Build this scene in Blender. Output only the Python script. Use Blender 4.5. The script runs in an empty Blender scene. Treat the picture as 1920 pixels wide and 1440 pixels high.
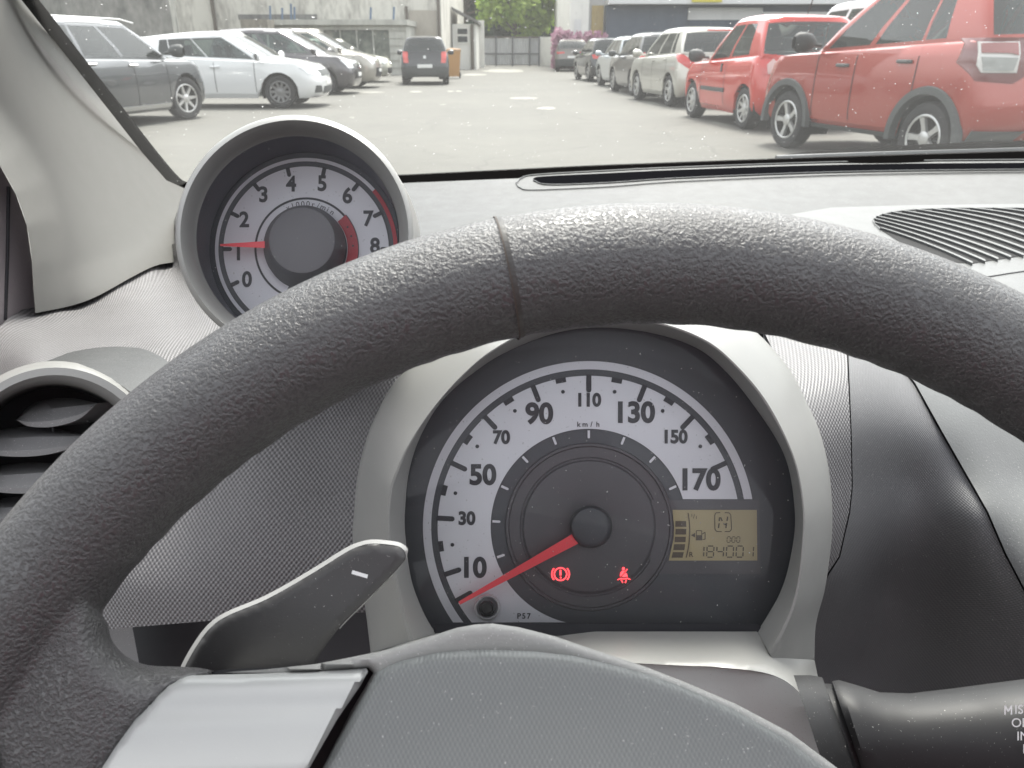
import bpy, bmesh, math, random
import numpy as np
from mathutils import Vector, Matrix
from mathutils.geometry import delaunay_2d_cdt
from mathutils.bvhtree import BVHTree
R_ = math.radians
random.seed(7)
rng = np.random.default_rng(11)
S = bpy.context.scene
COL = S.collection
# ------------------------------------------------------------------ camera
FPX = 1442.0                       # focal length in photo pixels (photo is 1920 wide)
PITCH = math.atan(628 / FPX)       # camera looks down by this much
CAMZ = 1.13
CP, SP = math.cos(PITCH), math.sin(PITCH)
cam_d = bpy.data.cameras.new('camera')
cam = bpy.data.objects.new('camera', cam_d)
COL.objects.link(cam)
cam.location = (0, 0, CAMZ)
cam.rotation_euler = (math.pi / 2 - PITCH, 0, 0)
cam_d.sensor_width = 36
cam_d.lens = 36 * FPX / 1920
cam_d.clip_start = 0.01
cam_d.clip_end = 2000
cam_d.dof.use_dof = True
cam_d.dof.focus_distance = 0.32
cam_d.dof.aperture_fstop = 34.0
S.camera = cam
# ------------------------------------------------------------------ sky and sun
SUN_EL, SUN_AZ = R_(62), R_(14)   # azimuth from +Y, negative to the left
w = bpy.data.worlds.new('World')
S.world = w
w.use_nodes = True
wn = w.node_tree
sky = wn.nodes.new('ShaderNodeTexSky')
sky.sky_type = 'NISHITA'
sky.sun_disc = False
sky.sun_elevation = SUN_EL
sky.sun_rotation = SUN_AZ
sky.air_density = 1.0
sky.dust_density = 4.0
sky.ozone_density = 1.0
bg = wn.nodes['Background']
hs = wn.nodes.new('ShaderNodeHueSaturation')      # thin bright overcast: less blue than a clear sky
hs.inputs['Saturation'].default_value = 0.16
wn.links.new(sky.outputs[0], hs.inputs['Color'])
wn.links.new(hs.outputs[0], bg.inputs[0])
bg.inputs[1].default_value = 0.15
sd = bpy.data.lights.new('sun', 'SUN')
sd.energy = 1.5
sd.angle = R_(13)
sd.color = (1.0, 0.95, 0.87)
so = bpy.data.objects.new('sun', sd)
COL.objects.link(so)
tosun = Vector((math.sin(SUN_AZ) * math.cos(SUN_EL), math.cos(SUN_AZ) * math.cos(SUN_EL), math.sin(SUN_EL)))
so.rotation_euler = tosun.to_track_quat('Z', 'Y').to_euler()
so.location = (0, 10, 30)
S.view_settings.view_transform = 'Standard'
S.view_settings.look = 'None'
S.view_settings.gamma = 1
S.view_settings.exposure = 1.86
S.cycles.use_denoising = True
try:
    S.cycles.denoiser = 'OPENIMAGEDENOISE'
except Exception:
    pass
S.cycles.max_bounces = 8
S.cycles.transparent_max_bounces = 24
S.cycles.caustics_reflective = False
S.cycles.caustics_refractive = False
S.cycles.sample_clamp_indirect = 6

# ------------------------------------------------------------------ helpers
def W(px, py, d):
    """photo pixel + distance along the optical axis -> world point"""
    X = (px - 960) / FPX * d
    Y = (720 - py) / FPX * d
    return Vector((X, d * CP + Y * SP, CAMZ - d * SP + Y * CP))

def G(px, py, z=0.0):
    """photo pixel -> point on the ground"""
    X = (px - 960) / FPX
    Y = (720 - py) / FPX
    v = Vector((X, CP + Y * SP, -SP + Y * CP))
    return Vector((0, 0, CAMZ)) + v * ((z - CAMZ) / v.z)

def at_y(px, py, y):
    """photo pixel -> point on the upright plane at distance y"""
    X = (px - 960) / FPX
    Y = (720 - py) / FPX
    v = Vector((X, CP + Y * SP, -SP + Y * CP))
    return Vector((0, 0, CAMZ)) + v * (y / v.y)

FWD = Vector((0, CP, -SP))

class MB:
    def __init__(self):
        self.v, self.f = [], []
    def add(self, verts, faces):
        o = len(self.v)
        self.v += [tuple(p) for p in verts]
        self.f += [tuple(i + o for i in f) for f in faces]
        return self
    def grid(self, rows, close_u=False, close_v=False):
        n, m = len(rows), len(rows[0])
        vs = [p for r in rows for p in r]
        fs = []
        for i in range(n if close_v else n - 1):
            for j in range(m if close_u else m - 1):
                a, b = i * m + j, i * m + (j + 1) % m
                i2 = (i + 1) % n
                fs.append((a, b, i2 * m + (j + 1) % m, i2 * m + j))
        return self.add(vs, fs)
    def box(self, c, s, rot=None):
        x, y, z = s[0] / 2, s[1] / 2, s[2] / 2
        vs = [Vector((a * x, b * y, cc * z)) for a in (-1, 1) for b in (-1, 1) for cc in (-1, 1)]
        if rot is not None:
            vs = [rot @ q for q in vs]
        vs = [q + Vector(c) for q in vs]
        return self.add(vs, [(0, 1, 3, 2), (4, 6, 7, 5), (0, 4, 5, 1), (2, 3, 7, 6), (0, 2, 6, 4), (1, 5, 7, 3)])
    def tube(self, pts, r, n=8, cap=True):
        pts = [Vector(p) for p in pts]
        rows = []
        for i, p in enumerate(pts):
            t = (pts[min(i + 1, len(pts) - 1)] - pts[max(i - 1, 0)]).normalized()
            a = t.cross(Vector((0.13, 0.21, 1))).normalized()
            b = t.cross(a)
            rr = r[i] if isinstance(r, (list, tuple)) else r
            rows.append([p + (a * math.cos(2 * math.pi * k / n) + b * math.sin(2 * math.pi * k / n)) * rr for k in range(n)])
        o = len(self.v)
        self.grid(rows, close_u=True)
        if cap:
            self.f.append(tuple(o + k for k in range(n))[::-1])
            self.f.append(tuple(o + (len(pts) - 1) * n + k for k in range(n)))
        return self
    def lathe(self, prof, M=None, n=32):
        """prof: (radius, height) about local Z"""
        rows = []
        for r, h in prof:
            row = [Vector((r * math.cos(2 * math.pi * k / n), r * math.sin(2 * math.pi * k / n), h)) for k in range(n)]
            rows.append([M @ q for q in row] if M is not None else row)
        return self.grid(rows, close_u=True)
    def text(self, body, M, size, bold=0.0, align='CENTER', extrude=0.0, sx=1.0):
        cu = bpy.data.curves.new('lettering', 'FONT')
        cu.body = body
        cu.size = size
        cu.offset = bold
        cu.align_x = align
        cu.align_y = 'CENTER'
        cu.resolution_u = 6
        cu.extrude = extrude
        ob = bpy.data.objects.new('lettering', cu)
        COL.objects.link(ob)
        dg = bpy.context.evaluated_depsgraph_get()
        me = bpy.data.meshes.new_from_object(ob.evaluated_get(dg))
        vs = [M @ Vector((q.co.x * sx, q.co.y, q.co.z)) for q in me.vertices]
        fs = [tuple(p.vertices) for p in me.polygons]
        self.add(vs, fs)
        bpy.data.objects.remove(ob)
        bpy.data.meshes.remove(me)
        bpy.data.curves.remove(cu)
        return self
    def build(self, name, m, parent=None, smooth=True, sharp=40, merge=None, loc=None):
        me = bpy.data.meshes.new(name)
        me.from_pydata(self.v, [], self.f)
        bm = bmesh.new()
        bm.from_mesh(me)
        if merge:
            bmesh.ops.remove_doubles(bm, verts=bm.verts, dist=merge)
            bmesh.ops.dissolve_degenerate(bm, dist=1e-6, edges=bm.edges)
        bmesh.ops.recalc_face_normals(bm, faces=bm.faces)
        bm.to_mesh(me)
        bm.free()
        if smooth:
            me.polygons.foreach_set('use_smooth', [True] * len(me.polygons))
            me.set_sharp_from_angle(angle=R_(sharp))
        if m:
            me.materials.append(m)
        o = bpy.data.objects.new(name, me)
        COL.objects.link(o)
        if parent:
            o.parent = parent
        if loc is not None:
            o.location = loc
        return o

def tag(o, label=None, cat=None, group=None, kind=None):
    if label: o['label'] = label
    if cat: o['category'] = cat
    if group: o['group'] = group
    if kind: o['kind'] = kind
    return o

def empty(name, loc=(0, 0, 0), rz=0.0):
    o = bpy.data.objects.new(name, None)
    o.empty_display_size = 0.05
    COL.objects.link(o)
    o.location = loc
    o.rotation_euler = (0, 0, rz)
    return o

def under(o, root):
    """parent, keeping the mesh where it stands"""
    o.parent = root
    o.matrix_parent_inverse = Matrix.Translation(-root.location)
    return o

def spline(pts, n=8, closed=False):
    """Catmull-Rom through 2-D points"""
    P = [np.array(p, float) for p in pts]
    out = []
    N = len(P)
    for i in range(N if closed else N - 1):
        p0 = P[(i - 1) % N] if closed or i > 0 else 2 * P[0] - P[1]
        p1, p2 = P[i], P[(i + 1) % N]
        p3 = P[(i + 2) % N] if closed or i + 2 < N else 2 * P[-1] - P[-2]
        for k in range(n):
            t = k / n
            out.append(0.5 * ((2 * p1) + (-p0 + p2) * t + (2 * p0 - 5 * p1 + 4 * p2 - p3) * t * t + (-p0 + 3 * p1 - 3 * p2 + p3) * t ** 3))
    if not closed:
        out.append(P[-1])
    return out

def edge_dist(pts, poly):
    pts = np.asarray(pts, float)
    A = np.asarray(poly, float)
    B = np.roll(A, -1, 0)
    d = np.full(len(pts), 1e9)
    for a, b in zip(A, B):
        ab = b - a
        t = np.clip(((pts - a) @ ab) / max(ab @ ab, 1e-9), 0, 1)
        q = a + t[:, None] * ab
        d = np.minimum(d, np.hypot(*(pts - q).T))
    return d

def inside(pts, poly):
    pts = np.asarray(pts, float)
    A = np.asarray(poly, float)
    r = np.zeros(len(pts), bool)
    j = len(A) - 1
    for i in range(len(A)):
        c = ((A[i, 1] > pts[:, 1]) != (A[j, 1] > pts[:, 1]))
        with np.errstate(divide='ignore', invalid='ignore'):
            x = (A[j, 0] - A[i, 0]) * (pts[:, 1] - A[i, 1]) / (A[j, 1] - A[i, 1]) + A[i, 0]
        r ^= c & (pts[:, 0] < x)
        j = i
    return r

def densify(poly, step, closed=True):
    out = []
    n = len(poly)
    for i in range(n if closed else n - 1):
        a, b = np.array(poly[i], float), np.array(poly[(i + 1) % n], float)
        k = max(1, int(np.hypot(*(b - a)) / step + 0.5))
        out += [a + (b - a) * t / k for t in range(k)]
    if not closed:
        out.append(np.array(poly[-1], float))
    return out

def triangulate(poly, step):
    """outline (2-D) -> points, faces, with an interior lattice"""
    P = densify(poly, step)
    A = np.array(P)
    lo, hi = A.min(0), A.max(0)
    gx, gy = np.meshgrid(np.arange(lo[0] + step / 2, hi[0], step), np.arange(lo[1] + step / 2, hi[1], step))
    gx = gx + (np.arange(gx.shape[0])[:, None] % 2) * step / 2
    Q = np.stack([gx.ravel(), gy.ravel()], 1)
    Q = Q[inside(Q, A)]
    if len(Q):
        Q = Q[edge_dist(Q, A) > step * 0.45]
    pts = [Vector(p) for p in np.concatenate([A, Q])] if len(Q) else [Vector(p) for p in A]
    n = len(A)
    vo, eo, fo, *_ = delaunay_2d_cdt(pts, [], [list(range(n))], 1, 1e-6)
    return np.array([tuple(v) for v in vo]), [tuple(f) for f in fo], P

def sheet(mb, poly, dfun, step=14, thick=0.0):
    """a surface seen through outline poly (photo px), at depth dfun(x, y) arrays; thick: skirt going back"""
    pts, faces, P = triangulate(poly, step)
    d = dfun(pts[:, 0], pts[:, 1])
    mb.add([W(x, y, k) for (x, y), k in zip(pts, np.broadcast_to(d, (len(pts),)))], faces)
    if thick:
        A = np.array(P)
        d0 = np.broadcast_to(dfun(A[:, 0], A[:, 1]), (len(A),))
        r0 = [W(x, y, k) for (x, y), k in zip(A, d0)]
        r1 = [W(x, y, k + thick) for (x, y), k in zip(A, d0)]
        mb.grid([r0, r1], close_u=True)
    return mb

class Depth:
    """smooth depth field through control points (thin plate spline)"""
    def __init__(self, ctl, lam=1e-4):
        c = np.array(ctl, float)
        self.p = c[:, :2] / 500.0
        n = len(c)
        K = self.k(self.p, self.p) + lam * np.eye(n)
        Q = np.c_[np.ones(n), self.p]
        A = np.block([[K, Q], [Q.T, np.zeros((3, 3))]])
        self.w = np.linalg.solve(A, np.r_[c[:, 2], 0, 0, 0])
    @staticmethod
    def k(a, b):
        r2 = ((a[:, None, :] - b[None, :, :]) ** 2).sum(-1)
        return r2 * np.log(r2 + 1e-9) * 0.5
    def __call__(self, x, y):
        q = np.stack([np.ravel(x), np.ravel(y)], 1) / 500.0
        return self.k(q, self.p) @ self.w[:-3] + self.w[-3] + q @ self.w[-2:]

# ------------------------------------------------------------------ materials
MATS = {}
def mat(name, col=(0.5, 0.5, 0.5), rough=0.5, metal=0.0, spec=0.5, emit=None, coat=0.0):
    if name in MATS:
        return MATS[name]
    m = bpy.data.materials.new(name)
    m.use_nodes = True
    b = m.node_tree.nodes['Principled BSDF']
    b.inputs['Base Color'].default_value = (*col, 1)
    b.inputs['Roughness'].default_value = rough
    b.inputs['Metallic'].default_value = metal
    b.inputs['Specular IOR Level'].default_value = spec
    b.inputs['Coat Weight'].default_value = coat
    b.inputs['Coat Roughness'].default_value = 0.03
    if emit:
        b.inputs['Emission Color'].default_value = (*emit[0], 1)
        b.inputs['Emission Strength'].default_value = emit[1]
    MATS[name] = m
    return m

def N(m, t, **kw):
    n = m.node_tree.nodes.new(t)
    for k, v in kw.items():
        if k.startswith('i_'):
            n.inputs[k[2:]].default_value = v
        else:
            setattr(n, k, v)
    return n

def L(m, a, b):
    m.node_tree.links.new(a, b)

def P_(m):
    return m.node_tree.nodes['Principled BSDF']

def coords(m, rot=(0, 0, 0), scale=(1, 1, 1)):
    tc = N(m, 'ShaderNodeTexCoord')
    mp = N(m, 'ShaderNodeMapping')
    mp.inputs['Rotation'].default_value = rot
    mp.inputs['Scale'].default_value = scale
    L(m, tc.outputs['Object'], mp.inputs['Vector'])
    return mp.outputs['Vector']

def noise(m, vec, scale, detail=4, rough=0.55):
    n = N(m, 'ShaderNodeTexNoise')
    n.inputs['Scale'].default_value = scale
    n.inputs['Detail'].default_value = detail
    n.inputs['Roughness'].default_value = rough
    L(m, vec, n.inputs['Vector'])
    return n.outputs['Fac']

def ramp(m, fac, stops):
    r = N(m, 'ShaderNodeValToRGB')
    e = r.color_ramp.elements
    while len(e) < len(stops):
        e.new(0.5)
    for k, (p, c) in zip(e, stops):
        k.position = p
        k.color = (*c, 1) if len(c) == 3 else c
    L(m, fac, r.inputs['Fac'])
    return r.outputs['Color']

def math_(m, op, a, b=None, c=None):
    n = N(m, 'ShaderNodeMath', operation=op)
    for i, x in enumerate((a, b, c)):
        if x is None:
            continue
        if isinstance(x, (int, float)):
            n.inputs[i].default_value = x
        else:
            L(m, x, n.inputs[i])
    return n.outputs[0]

def mixc(m, fac, a, b, blend='MIX'):
    n = N(m, 'ShaderNodeMix', data_type='RGBA', blend_type=blend)
    for i, x in ((0, fac), (6, a), (7, b)):
        if isinstance(x, (int, float)):
            n.inputs[i].default_value = x
        elif isinstance(x, tuple):
            n.inputs[i].default_value = (*x, 1)
        else:
            L(m, x, n.inputs[i])
    return n.outputs[2]

def bump(m, h, strength, dist, chain=None):
    b = N(m, 'ShaderNodeBump')
    b.inputs['Strength'].default_value = strength
    b.inputs['Distance'].default_value = dist
    L(m, h, b.inputs['Height'])
    if chain is not None:
        L(m, chain, b.inputs['Normal'])
    L(m, b.outputs[0], P_(m).inputs['Normal'])
    return b.outputs[0]

def dust(m, col, vec, amount=0.62, scale=420, tint=(0.48, 0.47, 0.455)):
    """pale specks and lint lying on a surface"""
    sp = noise(m, vec, scale * 1.5, 2, 0.6)
    big = noise(m, vec, 14, 3, 0.6)
    thr = math_(m, 'SUBTRACT', sp, math_(m, 'MULTIPLY_ADD', big, -0.16, amount + 0.095))
    k = math_(m, 'MULTIPLY', thr, 9)
    k = N(m, 'ShaderNodeClamp').inputs['Value'].node if False else math_(m, 'MINIMUM', math_(m, 'MAXIMUM', k, 0.0), 0.75)
    return mixc(m, k, col, tint)

ROTP = (PITCH - math.pi / 2, 0, 0)     # turns world into panel axes (x right, y up the panel)
# ------------------------------------------------------------------ cabin materials
def m_pattern(name, lo, hi, pu, pv, rough=0.42, strength=0.75, grain=0.25, spec=0.5):
    """moulded plastic with a fine staggered stud pattern"""
    m = mat(name, lo, rough, spec=spec)
    v = coords(m, ROTP)
    s = N(m, 'ShaderNodeSeparateXYZ')
    L(m, v, s.inputs[0])
    a = math_(m, 'COSINE', math_(m, 'MULTIPLY', s.outputs[0], 2 * math.pi / pu))
    b = math_(m, 'COSINE', math_(m, 'MULTIPLY', s.outputs[1], math.pi / pv))
    h = math_(m, 'MULTIPLY', a, b)
    h = math_(m, 'MULTIPLY_ADD', h, 0.5, 0.5)
    big = noise(m, v, 30, 4)
    c = mixc(m, h, lo, hi)
    c = mixc(m, math_(m, 'MULTIPLY', big, 0.35), c, tuple(0.6 * k for k in lo))
    c = dust(m, c, v, 0.66, 900)
    L(m, c, P_(m).inputs['Base Color'])
    g = noise(m, v, 1500, 2)
    h2 = math_(m, 'MULTIPLY_ADD', g, grain, h)
    bump(m, h2, strength, 0.0006)
    return m

def m_plain(name, col, rough=0.45, grain=900, strength=0.25, dusty=0.66, metal=0.0, spec=0.5, var=0.25, dscale=900):
    m = mat(name, col, rough, metal=metal, spec=spec)
    v = coords(m, ROTP)
    big = noise(m, v, 22, 5)
    c = mixc(m, math_(m, 'MULTIPLY', big, var), col, tuple(0.55 * k for k in col))
    if dusty:
        c = dust(m, c, v, dusty, dscale)
    L(m, c, P_(m).inputs['Base Color'])
    r = math_(m, 'MULTIPLY_ADD', noise(m, v, 60, 3), 0.2, rough - 0.1)
    L(m, r, P_(m).inputs['Roughness'])
    bump(m, noise(m, v, grain, 3), strength, 0.0005)
    return m

M_STUD = m_pattern('studded_dash', (0.042, 0.040, 0.042), (0.25, 0.243, 0.248), 0.00233, 0.00145)
M_FINE = m_pattern('fine_weave_dash', (0.075, 0.075, 0.078), (0.15, 0.15, 0.155), 0.0013, 0.0009, 0.5, 0.3)
M_PAD = m_pattern('airbag_skin', (0.115, 0.123, 0.121), (0.158, 0.167, 0.164), 0.0011, 0.0009, 0.45, 0.22)
M_DASH = m_plain('dash_skin', (0.040, 0.042, 0.043), 0.5, 700, 0.35)
M_CONS = m_plain('console_skin', (0.095, 0.098, 0.098), 0.42, 700, 0.3)
M_BORDER = m_plain('airbag_border', (0.25, 0.25, 0.24), 0.5, 900, 0.2, 0.62)
M_SILVER = m_plain('silver_plastic', (0.245, 0.245, 0.237), 0.34, 1800, 0.06, 0.70, metal=0.12, var=0.12)
M_CREAM = m_plain('pillar_plastic', (0.19, 0.187, 0.176), 0.55, 1600, 0.12, 0, var=0.06)
M_RUBBER = m_plain('black_rubber', (0.007, 0.0065, 0.0065), 0.9, 500, 0.2, 0, spec=.0)
M_GLOSSBLACK = m_plain('black_gloss_plastic', (0.016, 0.016, 0.017), 0.56, 1500, 0.03, 0.68, spec=.4)
M_PADDLE = m_plain('paddle_plastic', (0.048, 0.047, 0.048), 0.42, 1500, 0.08, 0.70)
M_DARK = m_plain('dark_plastic', (0.02, 0.02, 0.024), 0.6, 900, 0.2, 0)
M_DOOR = m_plain('door_vinyl', (0.34, 0.305, 0.315), 0.6, 320, 0.8, 0)
M_VENT = m_plain('vent_plastic', (0.19, 0.19, 0.192), 0.35, 1200, 0.1, 0.62)
M_FACE = m_plain('dial_black', (0.075, 0.079, 0.088), 0.5, 900, 0.05, 0.695, dscale=1400)
M_FACE2 = m_plain('dial_disc', (0.098, 0.095, 0.102), 0.5, 900, 0.05, 0.695, dscale=1400)
M_WHITE = m_plain('dial_white', (0.72, 0.73, 0.76), 0.5, 1500, 0.03, 0, var=0.05)
M_WHITE2 = mat('dial_tick_white', (0.72, 0.72, 0.75), 0.5)
M_INK = mat('dial_ink', (0.030, 0.030, 0.036), 0.55)
M_NEEDLE = mat('needle_red', (0.66, 0.065, 0.08), 0.4, emit=((1.0, 0.06, 0.08), 0.03))
M_REDZONE = mat('redzone_red', (0.42, 0.03, 0.045), 0.5)
M_LCD = m_plain('display_amber', (0.40, 0.34, 0.18), 0.4, 900, 0.02, 0, var=0.2)
M_LCDINK = mat('display_ink', (0.085, 0.068, 0.045), 0.5)
M_WARN = mat('warning_red', (0.5, 0.01, 0.01), 0.5, emit=((1.0, 0.05, 0.06), 1.0))
M_LINE = mat('printed_white', (0.78, 0.78, 0.78), 0.5)
M_STEEL = mat('reset_socket', (0.80, 0.80, 0.82), 0.4, 0.0)
M_SEAT = m_plain('reflection_red', (0.12, 0.048, 0.066), 0.85, 500, 0.4, 0)
M_LINING = m_plain('roof_cloth', (0.50, 0.49, 0.47), 0.9, 500, 0.3, 0)

def m_leather():
    m = mat('wheel_leather', (0.03, 0.03, 0.032), 0.42, spec=1.0)
    v = coords(m)
    vv = mixc_vec(m, v, 900, 0.0008)
    n1 = noise(m, vv, 1050, 3, 0.6)
    n2 = noise(m, v, 60, 4, 0.6)
    n3 = noise(m, v, 420, 3)
    k = math_(m, 'MULTIPLY_ADD', n2, 0.25, math_(m, 'MULTIPLY', n1, 0.9))
    pit = N(m, 'ShaderNodeMapRange', interpolation_type='SMOOTHSTEP')
    L(m, k, pit.inputs['Value'])
    pit.inputs['From Min'].default_value = 0.42
    pit.inputs['From Max'].default_value = 0.70
    p = pit.outputs[0]
    L(m, mixc(m, p, (0.017, 0.0158, 0.0172), (0.034, 0.0335, 0.034)), P_(m).inputs['Base Color'])
    L(m, math_(m, 'MULTIPLY_ADD', p, -0.22, 0.52), P_(m).inputs['Roughness'])
    h = math_(m, 'ADD', p, math_(m, 'MULTIPLY', n3, 0.55))
    bump(m, h, 0.6, 0.00035)
    return m

def mixc_vec(m, v, scale, amp):
    n = N(m, 'ShaderNodeTexNoise')
    n.inputs['Scale'].default_value = scale * 0.3
    L(m, v, n.inputs['Vector'])
    a = N(m, 'ShaderNodeVectorMath', operation='MULTIPLY_ADD')
    L(m, n.outputs['Color'], a.inputs[0])
    a.inputs[1].default_value = (amp, amp, amp)
    L(m, v, a.inputs[2])
    return a.outputs[0]
M_LEATHER = m_leather()

def m_clear(name, tint, gloss, veil, dusty):
    """clear pane: mostly lets light straight through, mirrors a little, carries a film of dust"""
    m = bpy.data.materials.new(name)
    m.use_nodes = True
    nt = m.node_tree
    nt.nodes.clear()
    out = N(m, 'ShaderNodeOutputMaterial')
    tr = N(m, 'ShaderNodeBsdfTransparent')
    tr.inputs[0].default_value = (*tint, 1)
    gl = N(m, 'ShaderNodeBsdfGlossy')
    gl.inputs['Roughness'].default_value = 0.02
    fr = N(m, 'ShaderNodeLayerWeight')
    fr.inputs['Blend'].default_value = gloss
    mx = N(m, 'ShaderNodeMixShader')
    L(m, fr.outputs['Fresnel'], mx.inputs[0])
    L(m, tr.outputs[0], mx.inputs[1])
    L(m, gl.outputs[0], mx.inputs[2])
    df = N(m, 'ShaderNodeBsdfDiffuse')
    df.inputs[0].default_value = (0.85, 0.86, 0.84, 1)
    tl = N(m, 'ShaderNodeBsdfTranslucent')
    tl.inputs[0].default_value = (0.85, 0.86, 0.84, 1)
    ad = N(m, 'ShaderNodeMixShader')
    ad.inputs[0].default_value = 0.6
    L(m, df.outputs[0], ad.inputs[1])
    L(m, tl.outputs[0], ad.inputs[2])
    v = coords(m)
    cloud = noise(m, v, 5, 4, 0.6)
    film = math_(m, 'MULTIPLY', math_(m, 'ADD', cloud, 0.5), veil)
    vo = N(m, 'ShaderNodeTexNoise')
    vo.inputs['Scale'].default_value = dusty[0]
    vo.inputs['Detail'].default_value = 1
    L(m, v, vo.inputs['Vector'])
    sp = math_(m, 'MULTIPLY', math_(m, 'MAXIMUM', math_(m, 'SUBTRACT', vo.outputs['Fac'], dusty[1]), 0.0), dusty[2])
    fac = math_(m, 'MINIMUM', math_(m, 'ADD', film, sp), 0.8)
    m2 = N(m, 'ShaderNodeMixShader')
    L(m, fac, m2.inputs[0])
    L(m, mx.outputs[0], m2.inputs[1])
    L(m, ad.outputs[0], m2.inputs[2])
    L(m, m2.outputs[0], out.inputs[0])
    return m
M_SCREEN = m_clear('windscreen_glass', (0.97, 0.99, 0.97), 0.08, 0.045, (420, 0.755, 12))
M_LENS = m_clear('gauge_lens', (0.98, 0.98, 0.99), 0.20, 0.035, (900, 0.73, 8))

# ------------------------------------------------------------------ ground
gm = mat('asphalt', (0.1, 0.098, 0.088), 0.85)
gv = coords(gm)
n_big = noise(gm, gv, 0.35, 5, 0.6)
n_mid = noise(gm, gv, 3.0, 5, 0.65)
n_fine = noise(gm, gv, 45, 3)
gc = ramp(gm, math_(gm, 'MULTIPLY_ADD', n_mid, 0.45, math_(gm, 'MULTIPLY', n_big, 0.6)), [(0.30, (0.066, 0.065, 0.057)), (0.55, (0.087, 0.085, 0.074)), (0.75, (0.108, 0.105, 0.091))])
gc = mixc(gm, math_(gm, 'MULTIPLY', n_fine, 0.35), gc, (0.07, 0.07, 0.065))
L(gm, gc, P_(gm).inputs['Base Color'])
ck = N(gm, 'ShaderNodeTexVoronoi', feature='DISTANCE_TO_EDGE')
ck.inputs['Scale'].default_value = 0.32
L(gm, mixc_vec(gm, gv, 3, 0.9), ck.inputs['Vector'])
crack = math_(gm, 'LESS_THAN', ck.outputs['Distance'], 0.006)
spot = ramp(gm, noise(gm, gv, 0.9, 4, 0.7), [(0.60, (0, 0, 0)), (0.74, (1, 1, 1))])
gc = mixc(gm, math_(gm, 'MULTIPLY', spot, 0.35), gc, (0.045, 0.044, 0.042))
gc = mixc(gm, math_(gm, 'MULTIPLY', crack, 0.3), gc, (0.035, 0.034, 0.032))
L(gm, gc, P_(gm).inputs['Base Color'])
bump(gm, n_fine, 0.4, 0.006)
g_ = MB().add([(-320, -60, 0), (320, -60, 0), (320, 600, 0), (-320, 600, 0)], [(0, 1, 2, 3)])
tag(g_.build('ground', gm, smooth=False), kind='structure')
pm_ = mat('pale_patch', (0.22, 0.215, 0.19), 0.85)
L(pm_, ramp(pm_, noise(pm_, coords(pm_), 6, 5), [(0.35, (0.13, 0.127, 0.112)), (0.6, (0.24, 0.235, 0.21))]), P_(pm_).inputs['Base Color'])
pa = MB()
rp = random.Random(3)
for cx, cy, hw, hh in ((983, 184, 28, 2.3), (1024, 203, 18, 2.6), (688, 173, 32, 1.6), (780, 172, 13, 1.6), (845, 171, 7, 1.5), (860, 171, 6, 1.4), (945, 133, 40, 3.5), (890, 140, 26, 2.0), (880, 235, 4, .8), (830, 196, 7, .8), (365, 215, 9, 2), (660, 220, 6, 1.2)):
    poly = []
    for k in range(14):
        a = 2 * math.pi * k / 14
        q = G(cx + hw * math.cos(a) * rp.uniform(.8, 1.1), cy + hh * math.sin(a) * rp.uniform(.75, 1.1), .004)
        poly.append(q)
    pa.add(poly, [tuple(range(14))])
tag(pa.build('pavement_patches', pm_, smooth=False), kind='structure')

# ------------------------------------------------------------------ buildings
def stained(name, base, dirt, scale=0.8, lo=0.42, hi=0.62, rough=0.85, streak=3.0):
    m = mat(name, base, rough)
    v = coords(m, (0, 0, 0), (1, 1, 1 / streak))
    a = noise(m, v, scale, 6, 0.65)
    b = noise(m, v, scale * 6, 5, 0.6)
    f = math_(m, 'MULTIPLY_ADD', b, 0.35, math_(m, 'MULTIPLY', a, 0.68))
    c = ramp(m, f, [(lo, dirt), (hi, base)])
    L(m, c, P_(m).inputs['Base Color'])
    bump(m, b, 0.3, 0.02)
    return m
M_PLASTER = stained('old_plaster', (0.60, 0.585, 0.53), (0.34, 0.325, 0.295), 0.9, 0.40, 0.56)
M_DIRTY = stained('stained_concrete', (0.42, 0.415, 0.38), (0.12, 0.125, 0.115), 0.5, 0.40, 0.66, streak=2.0)
M_WHITEW = stained('white_render', (0.76, 0.755, 0.72), (0.60, 0.59, 0.56), 0.7, 0.32, 0.5)
M_TAN = stained('tan_render', (0.42, 0.385, 0.33), (0.36, 0.33, 0.285), 1.5)
M_SHEDM = stained('shed_metal', (0.48, 0.48, 0.44), (0.34, 0.34, 0.31), 1.2)
M_SLATE = stained('slate_roof', (0.20, 0.20, 0.19), (0.12, 0.12, 0.12), 2)
M_PIPE = mat('rusty_pipe', (0.10, 0.085, 0.07), 0.7)
M_BLUEP = mat('blue_post', (0.09, 0.14, 0.22), 0.6)
M_GLASSD = mat('dark_glass', (0.03, 0.035, 0.04), 0.08)
def boxm(x0, x1, y0, y1, z0, z1):
    return MB().box(((x0 + x1) / 2, (y0 + y1) / 2, (z0 + z1) / 2), (x1 - x0, y1 - y0, z1 - z0))
def X_(px, y):          # world x of a photo column at upright distance y (near the horizon)
    return at_y(px, 92, y).x
def Z_(py, y):
    return at_y(960, py, y).z

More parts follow.
